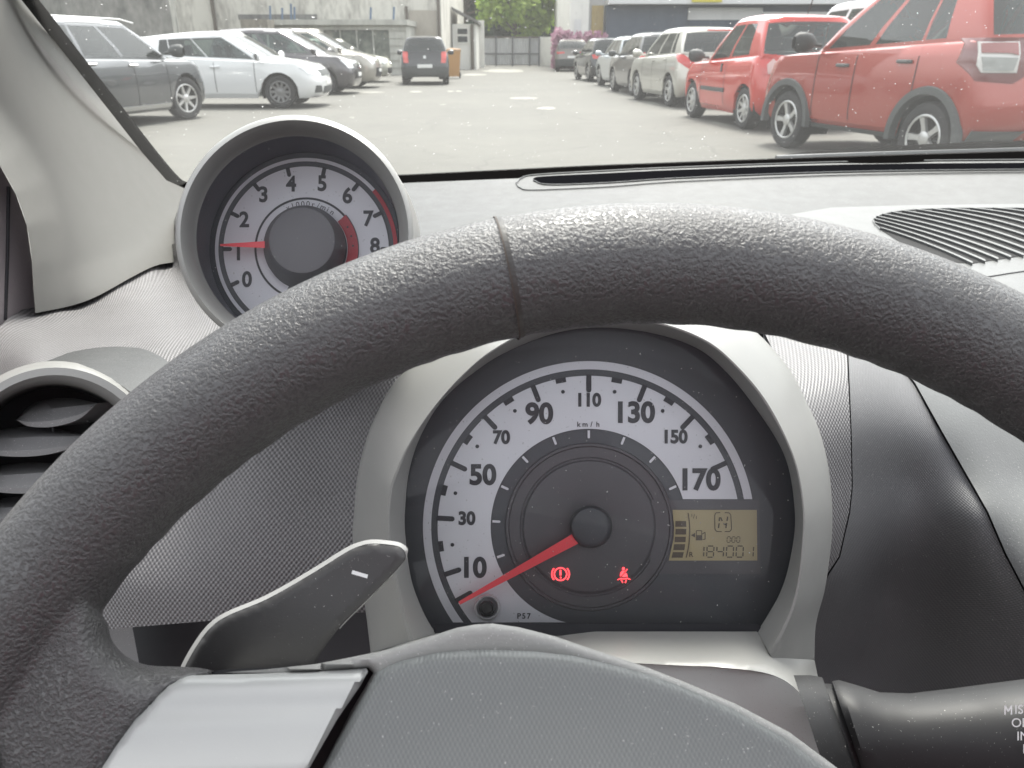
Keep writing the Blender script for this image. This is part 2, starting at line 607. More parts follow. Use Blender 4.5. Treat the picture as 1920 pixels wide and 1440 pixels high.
# weathered plaster building with the low shed in front of it
YP = 43.0
pb = tag(empty('plaster_building', (X_(580, YP), YP, 0)), 'big weathered plaster building with drainpipes behind the left row of cars', 'building')
xr_ = X_(829, YP)
under(boxm(X_(300, YP), xr_, YP, YP + 20, 0, 9.5).build('wall', M_PLASTER, smooth=False), pb)
under(boxm(X_(767, YP), X_(821, YP), YP - .02, YP + .1, Z_(110, YP), Z_(19, YP)).build('rendered_panel', M_TAN, smooth=False), pb)
for px, t, b in ((766, 12, 150), (825, -60, 140)):
    p = MB().tube([Vector((X_(px, YP), YP - .12, max(0.02, Z_(b, YP)))), Vector((X_(px, YP), YP - .12, Z_(t, YP)))], .075, 8)
    under(p.build('drainpipe', M_PIPE), pb)
under(boxm(X_(455, YP), X_(600, YP), YP - .05, YP + .05, Z_(37, YP), Z_(27, YP)).build('damp_course', M_SLATE, smooth=False), pb)
wdw = boxm(X_(842, YP), X_(842, YP) + .3, YP + 6, YP + 7, 4, 5)

YS = 39.5
sh_ = tag(empty('shed', (X_(630, YS), YS, 0)), 'long low pale shed with a dark glazed opening painted with green reflections behind the black hatchback', 'shed')
xs0, xs1 = X_(500, YS), X_(764, YS)
ox0, ox1 = X_(609, YS), X_(731, YS)
zt = Z_(47, YS)
wl = MB()
def corr(x0, x1, z0, z1, y, step=.32, amp=.05):
    """horizontal lap boards"""
    rows = []
    z = z0
    while z < z1:
        zz = min(z + step, z1)
        rows.append([Vector((x0, y - amp, z)), Vector((x1, y - amp, z))])
        rows.append([Vector((x0, y, zz)), Vector((x1, y, zz))])
        z = zz
    return rows
wl.grid(corr(xs0, ox0, 0, zt, YS))
wl.grid(corr(ox1, xs1, 0, zt, YS))
wl.grid(corr(ox0, ox1, Z_(56, YS), zt, YS))
wl.add([(xs1, YS - .05, 0), (xs1, YP, 0), (xs1, YP, zt), (xs1, YS - .05, zt)], [(0, 1, 2, 3)])
under(wl.build('wall', M_SHEDM, smooth=False), sh_)
rf = boxm(xs0 - .1, xs1 + .1, YS - .3, YP - .06, zt, Z_(37, YS))
under(rf.build('roof', M_SHEDM, smooth=False), sh_)
mg = mat('glazing_reflection', (0.05, 0.065, 0.055), 0.15)  # mottled green reflection painted into the glass colour
L(mg, ramp(mg, noise(mg, coords(mg), 1.6, 6, .7), [(0.35, (0.03, 0.04, 0.034)), (0.5, (0.11, 0.13, 0.11)), (0.66, (0.24, 0.24, 0.20))]), P_(mg).inputs['Base Color'])
under(boxm(ox0, ox1, YS + .12, YS + .2, 0, Z_(56, YS)).build('glazed_opening', mg, smooth=False), sh_)
for k in range(1, 4):
    x = ox0 + (ox1 - ox0) * k / 4
    under(boxm(x - .03, x + .03, YS + .06, YS + .12, 0, Z_(56, YS)).build('glazing_bar', M_SHEDM, smooth=False), sh_)
for px, t in ((511, 10), (533, 14), (550, 6), (556, 12), (698, 13), (741, 12)):
    under(MB().tube([Vector((X_(px, YS) - .06, YS + .4, Z_(37, YS) - .02)), Vector((X_(px, YS), YS + .4, Z_(t, YS)))], .05, 8).build('blue_post', M_BLUEP), sh_)
st_ = tag(boxm(X_(457, 38), X_(507, 38), 38, 39.1, 0, Z_(36, 38)).build('block_pier', stained('pier_blocks', (0.27, 0.25, 0.21), (0.16, 0.15, 0.13), 2), smooth=False), 'short tan blockwork pier at the left end of the low shed', 'pier')

YW = 31.0
dw = tag(boxm(X_(-420, YW), X_(331, YW), YW, YW + .5, 0, 8.5).build('stained_wall', M_DIRTY, smooth=False), 'tall dark stained concrete wall behind the grey estate at far left', 'wall')
grey_pipe = MB().tube([Vector((X_(411, YP), YP - .1, .02)), Vector((X_(411, YP), YP - .1, 9))], .09, 8)
under(grey_pipe.build('drainpipe', M_PIPE), pb)

# white hut, wall pieces, gate
YH = 50.0
hut = tag(empty('white_hut', (X_(872, YH), YH, 0)), 'small white hut with a grey lean-to roof and dark window beside the gate', 'hut')
hx0, hx1 = xr_ + .06, X_(893, YH)
hz = Z_(45, YH)
under(boxm(hx0, hx1, YH, YH + 6, 0, hz).build('wall', M_WHITEW, smooth=False), hut)
hr = MB().add([(hx0, YH - .4, hz + .75), (hx1 + .15, YH - .4, hz + .02), (hx1 + .15, YH + 6, hz + .02), (hx0, YH + 6, hz + .75), (hx0, YH - .4, hz + .9), (hx1 + .15, YH - .4, hz + .17), (hx1 + .15, YH + 6, hz + .17), (hx0, YH + 6, hz + .9)], [(0, 1, 2, 3), (4, 5, 6, 7), (0, 1, 5, 4), (1, 2, 6, 5), (2, 3, 7, 6), (3, 0, 4, 7)])
under(hr.build('roof', M_SLATE, smooth=False), hut)
wf = under(boxm(X_(856, YH), X_(881, YH), YH - .06, YH + .05, Z_(82, YH), Z_(50, YH)).build('window', M_WHITEW, smooth=False), hut)
for z0, z1 in ((79, 68), (64, 54)):
    o = boxm(X_(859, YH), X_(877, YH), YH - .09, YH - .05, Z_(z0, YH), Z_(z1, YH)).build('pane', M_GLASSD, smooth=False)
    o.parent = wf
under(MB().tube([Vector((X_(886, YH), YH - .15, .02)), Vector((X_(886, YH), YH - .15, hz - .02))], .1, 8).build('drainpipe', M_PIPE), hut)
YG = 60.0
tag(boxm(X_(890, 55), X_(908, 55), 55, 55.4, 0, Z_(38, 55)).build('tall_wall_stub', M_WHITEW, smooth=False), 'tall white wall stub between the hut and the grey gate', 'wall')
tag(boxm(X_(1011, YG), X_(1120, YG), YG + .2, YG + .5, 0, Z_(69, YG)).build('boundary_wall', M_WHITEW, smooth=False), 'low white boundary wall right of the grey gate', 'wall')
M_GATE = stained('gate_sheet', (0.50, 0.515, 0.535), (0.42, 0.43, 0.45), 3)
M_GPOST = mat('gate_frame', (0.12, 0.125, 0.135), 0.6)
gt = tag(empty('metal_gate', (X_(958, YG), YG, 0)), 'wide grey sheet metal gate with darker frame closing the yard', 'gate')
gz = Z_(69, YG)
pxs = [905, 930, 961, 993, 1011]
for a, b in zip(pxs[:-1], pxs[1:]):
    gpanel = MB()
    x0, x1 = X_(a, YG) + .05, X_(b, YG) - .05
    nn_ = 22
    rows = [[Vector((x0 + (x1 - x0) * k / nn_, YG + (.05 if (k // 2) % 2 else 0), z)) for k in range(nn_ + 1)] for z in (.12, gz)]
    gpanel.grid(rows)
    under(gpanel.build('sheet_panel', M_GATE, smooth=False), gt)
for a in pxs:
    under(boxm(X_(a, YG) - .06, X_(a, YG) + .06, YG - .1, YG + .02, 0, gz + .04).build('post', M_GPOST, smooth=False), gt)
under(boxm(X_(905, YG), X_(1011, YG), YG - .06, YG - .01, Z_(102, YG), Z_(99.5, YG)).build('rail', M_GPOST, smooth=False), gt)
under(boxm(X_(903, YG), X_(1011, YG), YG - .05, YG + .01, gz - .08, gz + .02).build('rail', M_PIPE, smooth=False), gt)

# modern building on the right
YB = 50.0
wbld = tag(empty('white_building', (X_(1300, YB), YB, 0)), 'long white building with dark blue cladding and a yellow door behind parked cars', 'building')
M_CLAD = stained('blue_cladding', (0.085, 0.105, 0.14), (0.07, 0.085, 0.115), 1)
M_FASC = stained('fascia_white', (0.66, 0.66, 0.66), (0.58, 0.58, 0.575), .4, .3, .5)
xb0 = X_(1067, YB)
under(boxm(xb0, X_(1102, YB), YB, YB + 18, 0, 9).build('wall', M_WHITEW, smooth=False), wbld)
under(boxm(X_(1075, YB), X_(1088, YB), YB - .03, YB + .05, 0, Z_(36, YB)).build('side_door', M_FASC, smooth=False), wbld)
under(boxm(X_(1102, YB), X_(1134, YB), YB + 1.0, YB + 18, 0, 9).build('recessed_wall', M_FASC, smooth=False), wbld)
M_WOOD = stained('yellow_timber', (0.60, 0.47, 0.22), (0.48, 0.36, 0.17), 2)
dby = YB + .9
under(boxm(X_(1107, dby), X_(1129, dby), dby, dby + .08, 0, Z_(10, dby)).build('timber_door', M_WOOD, smooth=False), wbld)
under(boxm(X_(1134, YB), X_(1283, YB), YB - .0, YB + 18, 0, Z_(9, YB)).build('blue_cladding', M_CLAD, smooth=False), wbld)
under(boxm(X_(1283, YB), X_(1424, YB), YB + .3, YB + 18, 0, Z_(9, YB)).build('shutter_bay', M_CLAD, smooth=False), wbld)
shm = MB()
shm.grid(corr(X_(1286, YB), X_(1424, YB), Z_(37, YB), Z_(14, YB), YB + .25, .12, .02))
under(shm.build('roller_shutter', M_FASC, smooth=False), wbld)
under(boxm(X_(1424, YB), X_(2200, YB), YB + .2, YB + 18, 0, Z_(9, YB)).build('shopfront', M_CLAD, smooth=False), wbld)
under(boxm(X_(1424, YB), X_(2200, YB), YB + .1, YB + .19, Z_(60, YB), Z_(22, YB)).build('lower_panel', M_FASC, smooth=False), wbld)
under(boxm(X_(1134, YB), X_(2200, YB), YB - .8, YB + 18, Z_(9, YB) + .01, 9).build('fascia', M_FASC, smooth=False), wbld)
M_YEL = mat('yellow_sign', (0.55, 0.48, 0.05), 0.5)
under(boxm(X_(1290, YB - .9), X_(1345, YB - .9), YB - .9, YB - .82, Z_(4, YB - .9), Z_(-25, YB - .9)).build('yellow_panel', M_YEL, smooth=False), wbld)

# ------------------------------------------------------------------ trees
def leaf_mat(name, a, b):
    m = mat(name, a, 0.6, spec=0.25)
    inf = N(m, 'ShaderNodeObjectInfo')
    v = coords(m)
    c = ramp(m, noise(m, v, 0.9, 4), [(0.35, a), (0.65, b)])
    L(m, c, P_(m).inputs['Base Color'])
    P_(m).inputs['Subsurface Weight'].default_value = 0.0
    tr = N(m, 'ShaderNodeBsdfTranslucent')
    L(m, c, tr.inputs[0])
    mx = N(m, 'ShaderNodeMixShader')
    mx.inputs[0].default_value = 0.35
    L(m, P_(m).outputs[0], mx.inputs[1])
    L(m, tr.outputs[0], mx.inputs[2])
    L(m, mx.outputs[0], m.node_tree.nodes['Material Output'].inputs[0])
    return m
M_BARK = stained('bark', (0.12, 0.10, 0.08), (0.06, 0.05, 0.04), 5)
def tree(name, x, y, h, spread, m, label, seed, n=2600, leaf=.28, base=.25, group=None, clumps=26):
    rt = random.Random(seed)
    root = tag(empty(name, (x, y, 0)), label, 'tree', group)
    tk_ = MB()
    top_ = Vector((rt.uniform(-.3, .3), 0, h * .62))
    tk_.tube([Vector((0, 0, 0)), Vector((.05, 0, h * .3)), top_], [h * .035, h * .028, h * .012], 8)
    cl = []
    for k in range(clumps):
        a = rt.uniform(0, 2 * math.pi)
        u = rt.uniform(-1, 1)
        r = rt.uniform(.45, 1) ** .6
        c = Vector((math.cos(a) * spread * r * math.sqrt(1 - u * u), math.sin(a) * spread * r * math.sqrt(1 - u * u), h * (base + (1 - base) * .5) + u * r * h * (1 - base) * .42))
        cl.append((c, spread * rt.uniform(.22, .42)))
        if k % 3 == 0:
            tk_.tube([Vector((.03, 0, h * rt.uniform(.28, .45))), c * .6 + Vector((0, 0, h * .2)), c], [h * .012, h * .007, h * .003], 5)
    t_ = tk_.build('trunk', M_BARK)
    t_.parent = root
    cr = MB()
    for k in range(n):
        c, rad = cl[rt.randrange(len(cl))]
        d = Vector((rt.gauss(0, 1), rt.gauss(0, 1), rt.gauss(0, 1))).normalized() * rad * rt.uniform(.5, 1.08)
        p = c + d
        nrm = (d.normalized() + Vector((rt.gauss(0, .6), rt.gauss(0, .6), rt.gauss(.3, .6)))).normalized()
        t1 = nrm.cross(Vector((rt.random(), rt.random(), rt.random()))).normalized()
        t2 = nrm.cross(t1)
        s = leaf * rt.uniform(.6, 1.3)
        cr.add([p + t1 * s, p + t2 * s * .6, p - t1 * s, p - t2 * s * .6], [(0, 1, 2, 3)])
    c_ = cr.build('crown', m, smooth=False)
    c_.parent = root
    return root
M_LEAFY = leaf_mat('leaf_yellow_green', (0.17, 0.27, 0.04), (0.30, 0.40, 0.075))
M_LEAFD = leaf_mat('leaf_dark_green', (0.04, 0.07, 0.048), (0.075, 0.11, 0.075))
yt = 68.0
tree('broadleaf_tree', X_(968, yt), yt, 7.6, 2.9, M_LEAFY, 'bright yellow green broadleaf tree rising behind the grey gate', 5, 5200, .26, .16, clumps=40)
gtree = 'dark trees beyond the yard'
tree('evergreen_tree', X_(870, 84), 84, 13, 4.6, M_LEAFD, 'dark green tree behind the white hut, left of the bright tree', 8, 2400, .5, .05, gtree)
tree('evergreen_tree', X_(952, 90), 90, 14, 5.2, M_LEAFD, 'dark green tree directly behind the bright yellow green tree', 9, 2800, .5, .02, gtree)
tree('evergreen_tree', X_(1052, 80), 80, 13, 4.6, M_LEAFD, 'dark green tree between the bright tree and the white building', 10, 2600, .46, .02, gtree)
tree('evergreen_tree', X_(1120, 96), 96, 15, 6, M_LEAFD, 'dark tree far behind the corner of the white building', 12, 1800, .6, .02, gtree)
M_PINKF = leaf_mat('pink_blossom', (0.42, 0.22, 0.30), (0.52, 0.33, 0.40))
ph = MB()
rt = random.Random(21)
yk = 48.9
for k in range(4200):
    u = rt.random()
    px = 1036 + 96 * u
    x = X_(px, yk)
    topz = Z_(60 if px < 1064 else 66, yk) + .18 * math.sin(px * .35) + rt.uniform(-.12, .1)
    p = Vector((x + rt.gauss(0, .06), yk + rt.uniform(-1.2, -.35), rt.uniform(.15, topz)))
    nrm = Vector((rt.gauss(0, .6), -1 + rt.gauss(0, .6), rt.gauss(.5, .6))).normalized()
    t1 = nrm.cross(Vector((rt.random(), rt.random(), rt.random()))).normalized()
    t2 = nrm.cross(t1)
    s = rt.uniform(.07, .15)
    ph.add([p + t1 * s, p + t2 * s, p - t1 * s, p - t2 * s], [(0, 1, 2, 3)])
tag(ph.build('flowering_hedge', M_PINKF, smooth=False), 'soft pink flowering hedge behind the brown car at the end of the right row', 'hedge')

# ------------------------------------------------------------------ wheelie bin
b_ = G(852, 147)
bn = tag(empty('wheelie_bin', (b_.x, b_.y, 0), R_(4)), 'orange brown wheelie bin standing right of the black hatchback', 'bin')
M_BIN = mat('bin_orange', (0.42, 0.22, 0.07), 0.5)
bb = MB()
bb.grid([[Vector((sx * hw, sy * hd + oy, z)) for sx, sy in ((-1, -1), (1, -1), (1, 1), (-1, 1))] for hw, hd, z, oy in ((.21, .22, .08, 0), (.28, .31, 1.02, -.03), (.30, .33, 1.02, -.03), (.30, .33, 1.07, -.03))], close_u=True)
bo_ = bb.build('bin_body', M_BIN, smooth=False); bo_.parent = bn
bl_ = MB()
bl_.grid([[Vector((sx * hw, sy * hd - .02, z)) for sx, sy in ((-1, -1), (1, -1), (1, 1), (-1, 1))] for hw, hd, z in ((.30, .34, 1.075), (.31, .36, 1.10), (.27, .31, 1.15), (.05, .05, 1.17))], close_u=True)
o = bl_.build('lid', mat('bin_lid', (0.24, 0.13, 0.05), .5), smooth=False); o.parent = bn
for s in (-1, 1):
    wv = MB().lathe([(.02, -.03), (.11, -.03), (.12, 0), (.11, .03), (.02, .03)], Matrix.Translation((s * .24, .2, .12)) @ Matrix.Rotation(math.pi / 2, 4, 'Y'), 16)
    o = wv.build('wheel', M_RUBBER); o.parent = bn
hd_ = MB().tube([Vector((-.25, .36, 1.03)), Vector((.25, .36, 1.03))], .016, 8)
o = hd_.build('handle', M_BIN); o.parent = bn
# ------------------------------------------------------------------ parked cars
def paint(name, col, metal=0.0, rough=0.28):
    return mat(name, col, rough, metal=metal, coat=1.0)
M_TYRE = mat('tyre', (0.022, 0.022, 0.023), 0.8)
M_ALLOY = mat('alloy', (0.55, 0.55, 0.54), 0.32, 0.7)
M_GREYRIM = mat('grey_alloy', (0.20, 0.20, 0.20), 0.4, 0.6)
M_UNDER = mat('underbody', (0.008, 0.008, 0.008), 0.9)
M_CLADD = mat('grey_cladding', (0.06, 0.065, 0.065), 0.6)
M_TAIL = mat('tail_red', (0.50, 0.025, 0.02), 0.15, coat=1)
M_TAILP = mat('tail_pale', (0.50, 0.34, 0.32), 0.15, coat=1)
M_HEAD = mat('headlamp', (0.62, 0.64, 0.65), 0.1, 0.3, coat=1)
M_PLATE = mat('number_plate', (0.66, 0.66, 0.64), 0.4)
M_CARSEAT = mat('car_seat', (0.05, 0.05, 0.055), 0.8)
def car_glass():
    m = bpy.data.materials.new('car_glass')
    m.use_nodes = True
    nt = m.node_tree
    nt.nodes.clear()
    out = N(m, 'ShaderNodeOutputMaterial')
    tr = N(m, 'ShaderNodeBsdfTransparent'); tr.inputs[0].default_value = (.62, .71, .68, 1)
    gl = N(m, 'ShaderNodeBsdfGlossy'); gl.inputs['Roughness'].default_value = .03
    df = N(m, 'ShaderNodeBsdfDiffuse'); df.inputs[0].default_value = (.10, .12, .115, 1)
    lw = N(m, 'ShaderNodeLayerWeight'); lw.inputs['Blend'].default_value = .42
    a = N(m, 'ShaderNodeMixShader'); a.inputs[0].default_value = .18
    L(m, tr.outputs[0], a.inputs[1]); L(m, df.outputs[0], a.inputs[2])
    b = N(m, 'ShaderNodeMixShader')
    L(m, lw.outputs['Fresnel'], b.inputs[0]); L(m, a.outputs[0], b.inputs[1]); L(m, gl.outputs[0], b.inputs[2])
    L(m, b.outputs[0], out.inputs[0])
    return m
M_CGLASS = car_glass()
WHEEL_CACHE = {}
def wheel_mesh(r, rim_mat, spokes):
    key = (round(r, 3), rim_mat.name, spokes)
    if key in WHEEL_CACHE:
        return WHEEL_CACHE[key]
    wd = .20
    t = MB()
    M = Matrix.Rotation(-math.pi / 2, 4, 'X')      # local Z -> +Y (outward = +Y)
    rr_ = r * .66
    t.lathe([(rr_, -wd / 2), (r * .93, -wd / 2), (r, -wd * .32), (r, wd * .32), (r * .95, wd / 2 - .005), (r * .85, wd / 2 + .006), (rr_ + .012, wd / 2), (rr_, wd / 2 - .012)], M, 36)
    d = MB()
    d.lathe([(rr_ + .004, wd / 2 - .012), (rr_ - .012, wd / 2 - .002), (rr_ - .025, wd / 2 - .012), (rr_ - .03, wd / 2 - .09), (rr_ * .55, wd / 2 - .10), (.02, wd / 2 - .10)], M, 36)
    s = MB()
    for k in range(spokes):
        a = 2 * math.pi * k / spokes + .3
        rot = Matrix.Rotation(a, 4, 'Y')
        pts = []
        for rad, hw, y in ((.03, .036, wd / 2 - .022), (rr_ * .55, .030, wd / 2 - .020), (rr_ - .014, .040 if spokes < 7 else .022, wd / 2 - .010)):
            pts.append([rot @ Vector((-hw, y - .03, rad)), rot @ Vector((-hw * .8, y, rad)), rot @ Vector((hw * .8, y, rad)), rot @ Vector((hw, y - .03, rad))])
        s.grid(pts)
    s.lathe([(.07, wd / 2 - .05), (.066, wd / 2 - .014), (.035, wd / 2 - .004), (.001, wd / 2 - .004)], M, 20)
    a, b, c = t.build('tyre', M_TYRE), d.build('rim', M_UNDER), s.build('spokes', rim_mat, sharp=30)
    lip = MB().lathe([(rr_ + .006, wd / 2 - .010), (rr_ - .006, wd / 2 + .003), (rr_ - .022, wd / 2 - .008)], M, 36)
    # the bright lip belongs to the spoked disc
    bm = bmesh.new(); bm.from_mesh(c.data)
    me2 = bpy.data.meshes.new('lip'); me2.from_pydata(lip.v, [], lip.f); bm.from_mesh(me2)
    bmesh.ops.recalc_face_normals(bm, faces=bm.faces)
    bm.to_mesh(c.data); bm.free(); bpy.data.meshes.remove(me2)
    c.data.polygons.foreach_set('use_smooth', [True] * len(c.data.polygons))
    WHEEL_CACHE[key] = (a.data, b.data, c.data)
    for o in (a, b, c):
        bpy.data.objects.remove(o)
    return WHEEL_CACHE[key]

def hatch(L_=3.8, W_=1.68, H_=1.52, wb=2.3, fo=.76, **k):
    """side profile of a hatchback; x forward from the middle of the wheelbase"""
    xF = wb / 2 + fo
    xR = xF - L_
    s = H_ / 1.5
    P = dict(L=L_, W=W_, H=H_, wb=wb, xF=xF, xR=xR, wr=.31, ra=.37, zB=.80 * s, xC=xF - .95, zC=.98 * s, xW=xF - 1.75, zW=1.42 * s, xT=xR + .36, zT=1.42 * s, xRb=xR + .10, zRb=.97 * s, b0=.92 * s, b1=.99 * s,
             roofw=.76, wins=[(.02, .40), (.44, .76), (.79, .93)], doors=None, sill=.20)
    P.update(k)
    return P

def car(name, label, loc, heading, P, body, group, rim=None, spokes=5, bumper=None, steer=0.0, seats=True, roof_mat=None, doors=True):
    root = tag(empty(name, (loc[0], loc[1], 0), heading), label, 'car', group)
    W2, H, s = P['W'] / 2, P['H'], P['H'] / 1.5
    xF, xR, wb, ra, wr = P['xF'], P['xR'], P['wb'], P['ra'], P['wr']
    ru = lambda z: z * s
    GH = [(.00, .00), (.07, .07), (.35, .38), (.65, .68), (.90, .91), (1.0, 1.0)]
    rows = []
    def row(z0, z1, xf, zf, xr, zr, w_, cf=.42, cr=.36, nf=2.7, nr=2.9):
        rows.append(dict(z0=z0, z1=z1, xf=xf, zf=zf, xr=xr, zr=zr, w=w_, cf=cf, cr=cr, nf=nf, nr=nr))
    sl = P['sill']
    row(sl, sl, xF - .10, sl, xR + .10, sl + .06, W2 - .07)
    row(sl + .09, sl + .09, xF - .03, sl + .09, xR + .03, sl + .12, W2 - .025)
    row(ru(.42), ru(.42), xF, ru(.42), xR, ru(.44), W2 - .005)
    row(ru(.56), ru(.56), xF - .01, ru(.55), xR - .0, ru(.58), W2)
    row(ru(.68), ru(.70), xF - .05, ru(.66), xR + .03, ru(.70), W2 - .002)
    b0, b1 = P['b0'], P['b1']
    row(b0 - .12, b1 - .14, xF - .10, P['zB'] - .05, xR + .04, P['zRb'] - .13, W2 - .012, .44, .34)
    row(b0 - .035, b1 - .04, xF - .17, P['zB'], P['xRb'], P['zRb'] - .03, W2 - .03, .46, .32)
    row(b0 - .01, b1 - .01, .5 * (xF - .17 + P['xC']) + .04, P['zB'] + (P['zC'] - P['zB']) * .62, P['xRb'] + .005, P['zRb'] - .01, W2 - .055, .40, .30)
    gw0, gw1 = W2 - .075, W2 * P['roofw']
    zs0, zs1 = P['zW'] - .03, P['zT'] - .03
    for t, tz in GH:
        xf = P['xC'] + (P['xW'] - P['xC']) * t
        xr = P['xRb'] + (P['xT'] - P['xRb']) * t ** 1.15
        row(b0 + (zs0 - b0) * tz, b1 + (zs1 - b1) * tz, xf, P['zC'] + (P['zW'] - P['zC']) * tz, xr, P['zRb'] + (P['zT'] - P['zRb']) * tz, gw0 + (gw1 - gw0) * t + .03 * math.sin(math.pi * t) * (1 - t), .26, .22, 2.4, 3.0)
    for f, dz in ((.88, .035), (.6, .07), (.3, .082), (0.0, .085)):
        row(zs0 + .03 + dz * .7 * s, zs1 + .03 + dz * .45 * s, P['xW'] - .10 * (1 - f), P['zW'] + (H - P['zW']) * dz / .085 * .8, P['xT'] + .04 * (1 - f), P['zT'] + .012, gw1 * f, .26, .22, 2.4, 3.0)
        rows[-1]['roof'] = H
    # stations
    lo = rows[3]
    sx0, sx1 = xF - .42, xR + .36                                # straight part of the lower rows
    gx0, gx1 = P['xC'] - .26, P['xRb'] + .22
    g2l = lambda t: sx0 + (sx1 - sx0) * t                        # window fractions run along the same stations
    xs = set()
    for cx in (wb / 2, -wb / 2):
        for th in np.linspace(0, math.pi, 15):
            xs.add(round(cx + ra * math.cos(th), 4))
    for a, b in P['wins']:
        xs.add(round(g2l(a), 4)); xs.add(round(g2l(b), 4))
    dr = P['doors'] or [(wb / 2 - ra - .09, -.02), (-.02, -wb / 2 + ra * .55)]
    for a, b in dr:
        xs.add(round(a, 4)); xs.add(round(b, 4))
    xs = sorted([x for x in xs if sx1 + .01 < x < sx0 - .01], reverse=True)
    keep = []
    must = {round(g2l(v), 4) for ab in P['wins'] for v in ab} | {round(v, 4) for ab in dr for v in ab}
    for x in xs:
        if keep and keep[-1] - x < .012 and x not in must:
            continue
        keep.append(x)
    xs = [sx0] + keep + [sx1]
    phis = [math.pi / 2 * q for q in (0, .14, .28, .42, .55, .67, .78, .86, .93)]
    nF, nS = len(phis), len(xs)
    def arch(x):
        z = 0
        for cx in (wb / 2, -wb / 2):
            d = ra * ra - (x - cx) ** 2
            if d > 0:
                z = max(z, wr + math.sqrt(d))
        return z
    def row_pts(k):
        r = rows[k]
        pts = []
        for ph in phis:
            c, q = math.cos(ph), math.sin(ph)
            x = r['xf'] - r['cf'] + r['cf'] * c ** (2 / r['nf'])
            y = r['w'] * q ** (2 / r['nf'])
            u = (q ** (2 / r['nf'])) ** 3.0
            pts.append([x, y, r['zf'] + (r['z0'] - r['zf']) * u])
        a0, a1 = r['xf'] - r['cf'], r['xr'] + r['cr']
        for x in xs:
            t = (sx0 - x) / (sx0 - sx1)
            xx = a0 + (a1 - a0) * t
            z = r['z0'] + (r['z1'] - r['z0']) * t
            if k <= 5:
                wgt = 1.0
                xx = x if k <= 4 else .5 * (x + xx)
                z = max(z, arch(x)) if k <= 5 else z
            if 'roof' in r:
                z += (.012 * math.sin(math.pi * t)) * 2
            elif k >= 12:
                z += .012 * math.sin(math.pi * t)
            pts.append([xx, r['w'], z])
        for ph in phis[::-1]:
            c, q = math.cos(ph), math.sin(ph)
            x = r['xr'] + r['cr'] - r['cr'] * c ** (2 / r['nr'])
            y = r['w'] * q ** (2 / r['nr'])
            u = (q ** (2 / r['nr'])) ** 3.0
            pts.append([x, y, r['zr'] + (r['z1'] - r['zr']) * u])
        return pts
    grid = [row_pts(k) for k in range(len(rows))]
    M_ = len(grid[0])
    si = {round(x, 4): nF + i for i, x in enumerate(xs)}
    def near_station(v):
        return nF + min(range(nS), key=lambda i: abs(xs[i] - v))
    g0 = 8                                # first greenhouse row
    cat = {}
    for k in range(len(rows) - 1):
        for j in range(M_ - 1):
            cat[(k, j)] = 'body'
    for k in range(g0 + 1, g0 + 4):
        for j in range(0, nF - 2):
            cat[(k, j)] = 'windscreen'
        for j in range(M_ - nF + 2, M_ - 1):
            cat[(k, j)] = 'rear_window'
        for wi, (a, b) in enumerate(P['wins']):
            for j in range(near_station(g2l(a)), near_station(g2l(b))):
                cat[(k, j)] = 'side_window%d' % wi
    if doors:
        for di, (a, b) in enumerate(dr):
            for k in range(1, 7):
                for j in range(near_station(a), near_station(b)):
                    cat[(k, j)] = 'door%d' % di
    if bumper is not None:
        for k in range(0, 3):
            for j in list(range(0, nF - 1)) + list(range(M_ - nF, M_ - 1)):
                cat[(k, j)] = 'front_bumper' if j < nF else 'rear_bumper'
    full = MB()
    parts = {}
    for (k, j), c in cat.items():
        q = [grid[k][j], grid[k][j + 1], grid[k + 1][j + 1], grid[k + 1][j]]
        for sgn in (1, -1):
            key = c
            if c.startswith(('side_window', 'door')):
                key = c + ('L' if sgn > 0 else 'R')
            vs = [Vector((p[0], p[1] * sgn, p[2])) for p in q]
            parts.setdefault(key, MB()).add(vs, [(0, 1, 2, 3) if sgn > 0 else (3, 2, 1, 0)])
            full.add(vs, [(0, 1, 2, 3) if sgn > 0 else (3, 2, 1, 0)])
    for c, mb in parts.items():
        mm = body
        nm = 'body'
        if 'window' in c or c == 'windscreen':
            mm, nm = M_CGLASS, ('side_window' if c.startswith('side') else c)
        elif c.startswith('door'):
            nm = 'door'
        elif 'bumper' in c:
            mm, nm = bumper, 'bumper'
        o = mb.build(nm, mm, root, sharp=35, merge=.0015)
    bme = bpy.data.meshes.new('tmp'); bme.from_pydata(full.v, [], full.f)
    bvh = BVHTree.FromPolygons([Vector(v) for v in full.v], full.f)
    bpy.data.meshes.remove(bme)
    # underbody and wheel wells
    ub = MB()
    ub.grid([[Vector((xF - .12, -W2 + .16, sl + .02)), Vector((xF - .12, W2 - .16, sl + .02))], [Vector((xR + .12, -W2 + .16, sl + .06)), Vector((xR + .12, W2 - .16, sl + .06))]])
    for cx in (wb / 2, -wb / 2):
        for sgn in (1, -1):
            arcp = [(ra * math.cos(t), wr + ra * math.sin(t)) for t in np.linspace(-.35, math.pi + .35, 20)]
            ub.grid([[Vector((cx + a, sgn * (W2 - .03), b)) for a, b in arcp], [Vector((cx + a, sgn * (W2 - .36), b)) for a, b in arcp]])
            o_ = len(ub.v)
            ub.add([Vector((cx + a, sgn * (W2 - .36), b)) for a, b in arcp], [tuple(range(len(arcp)))])
    ub.build('underbody', M_UNDER, root, smooth=False)
    ta, rb_, sc = wheel_mesh(wr, rim or M_ALLOY, spokes)
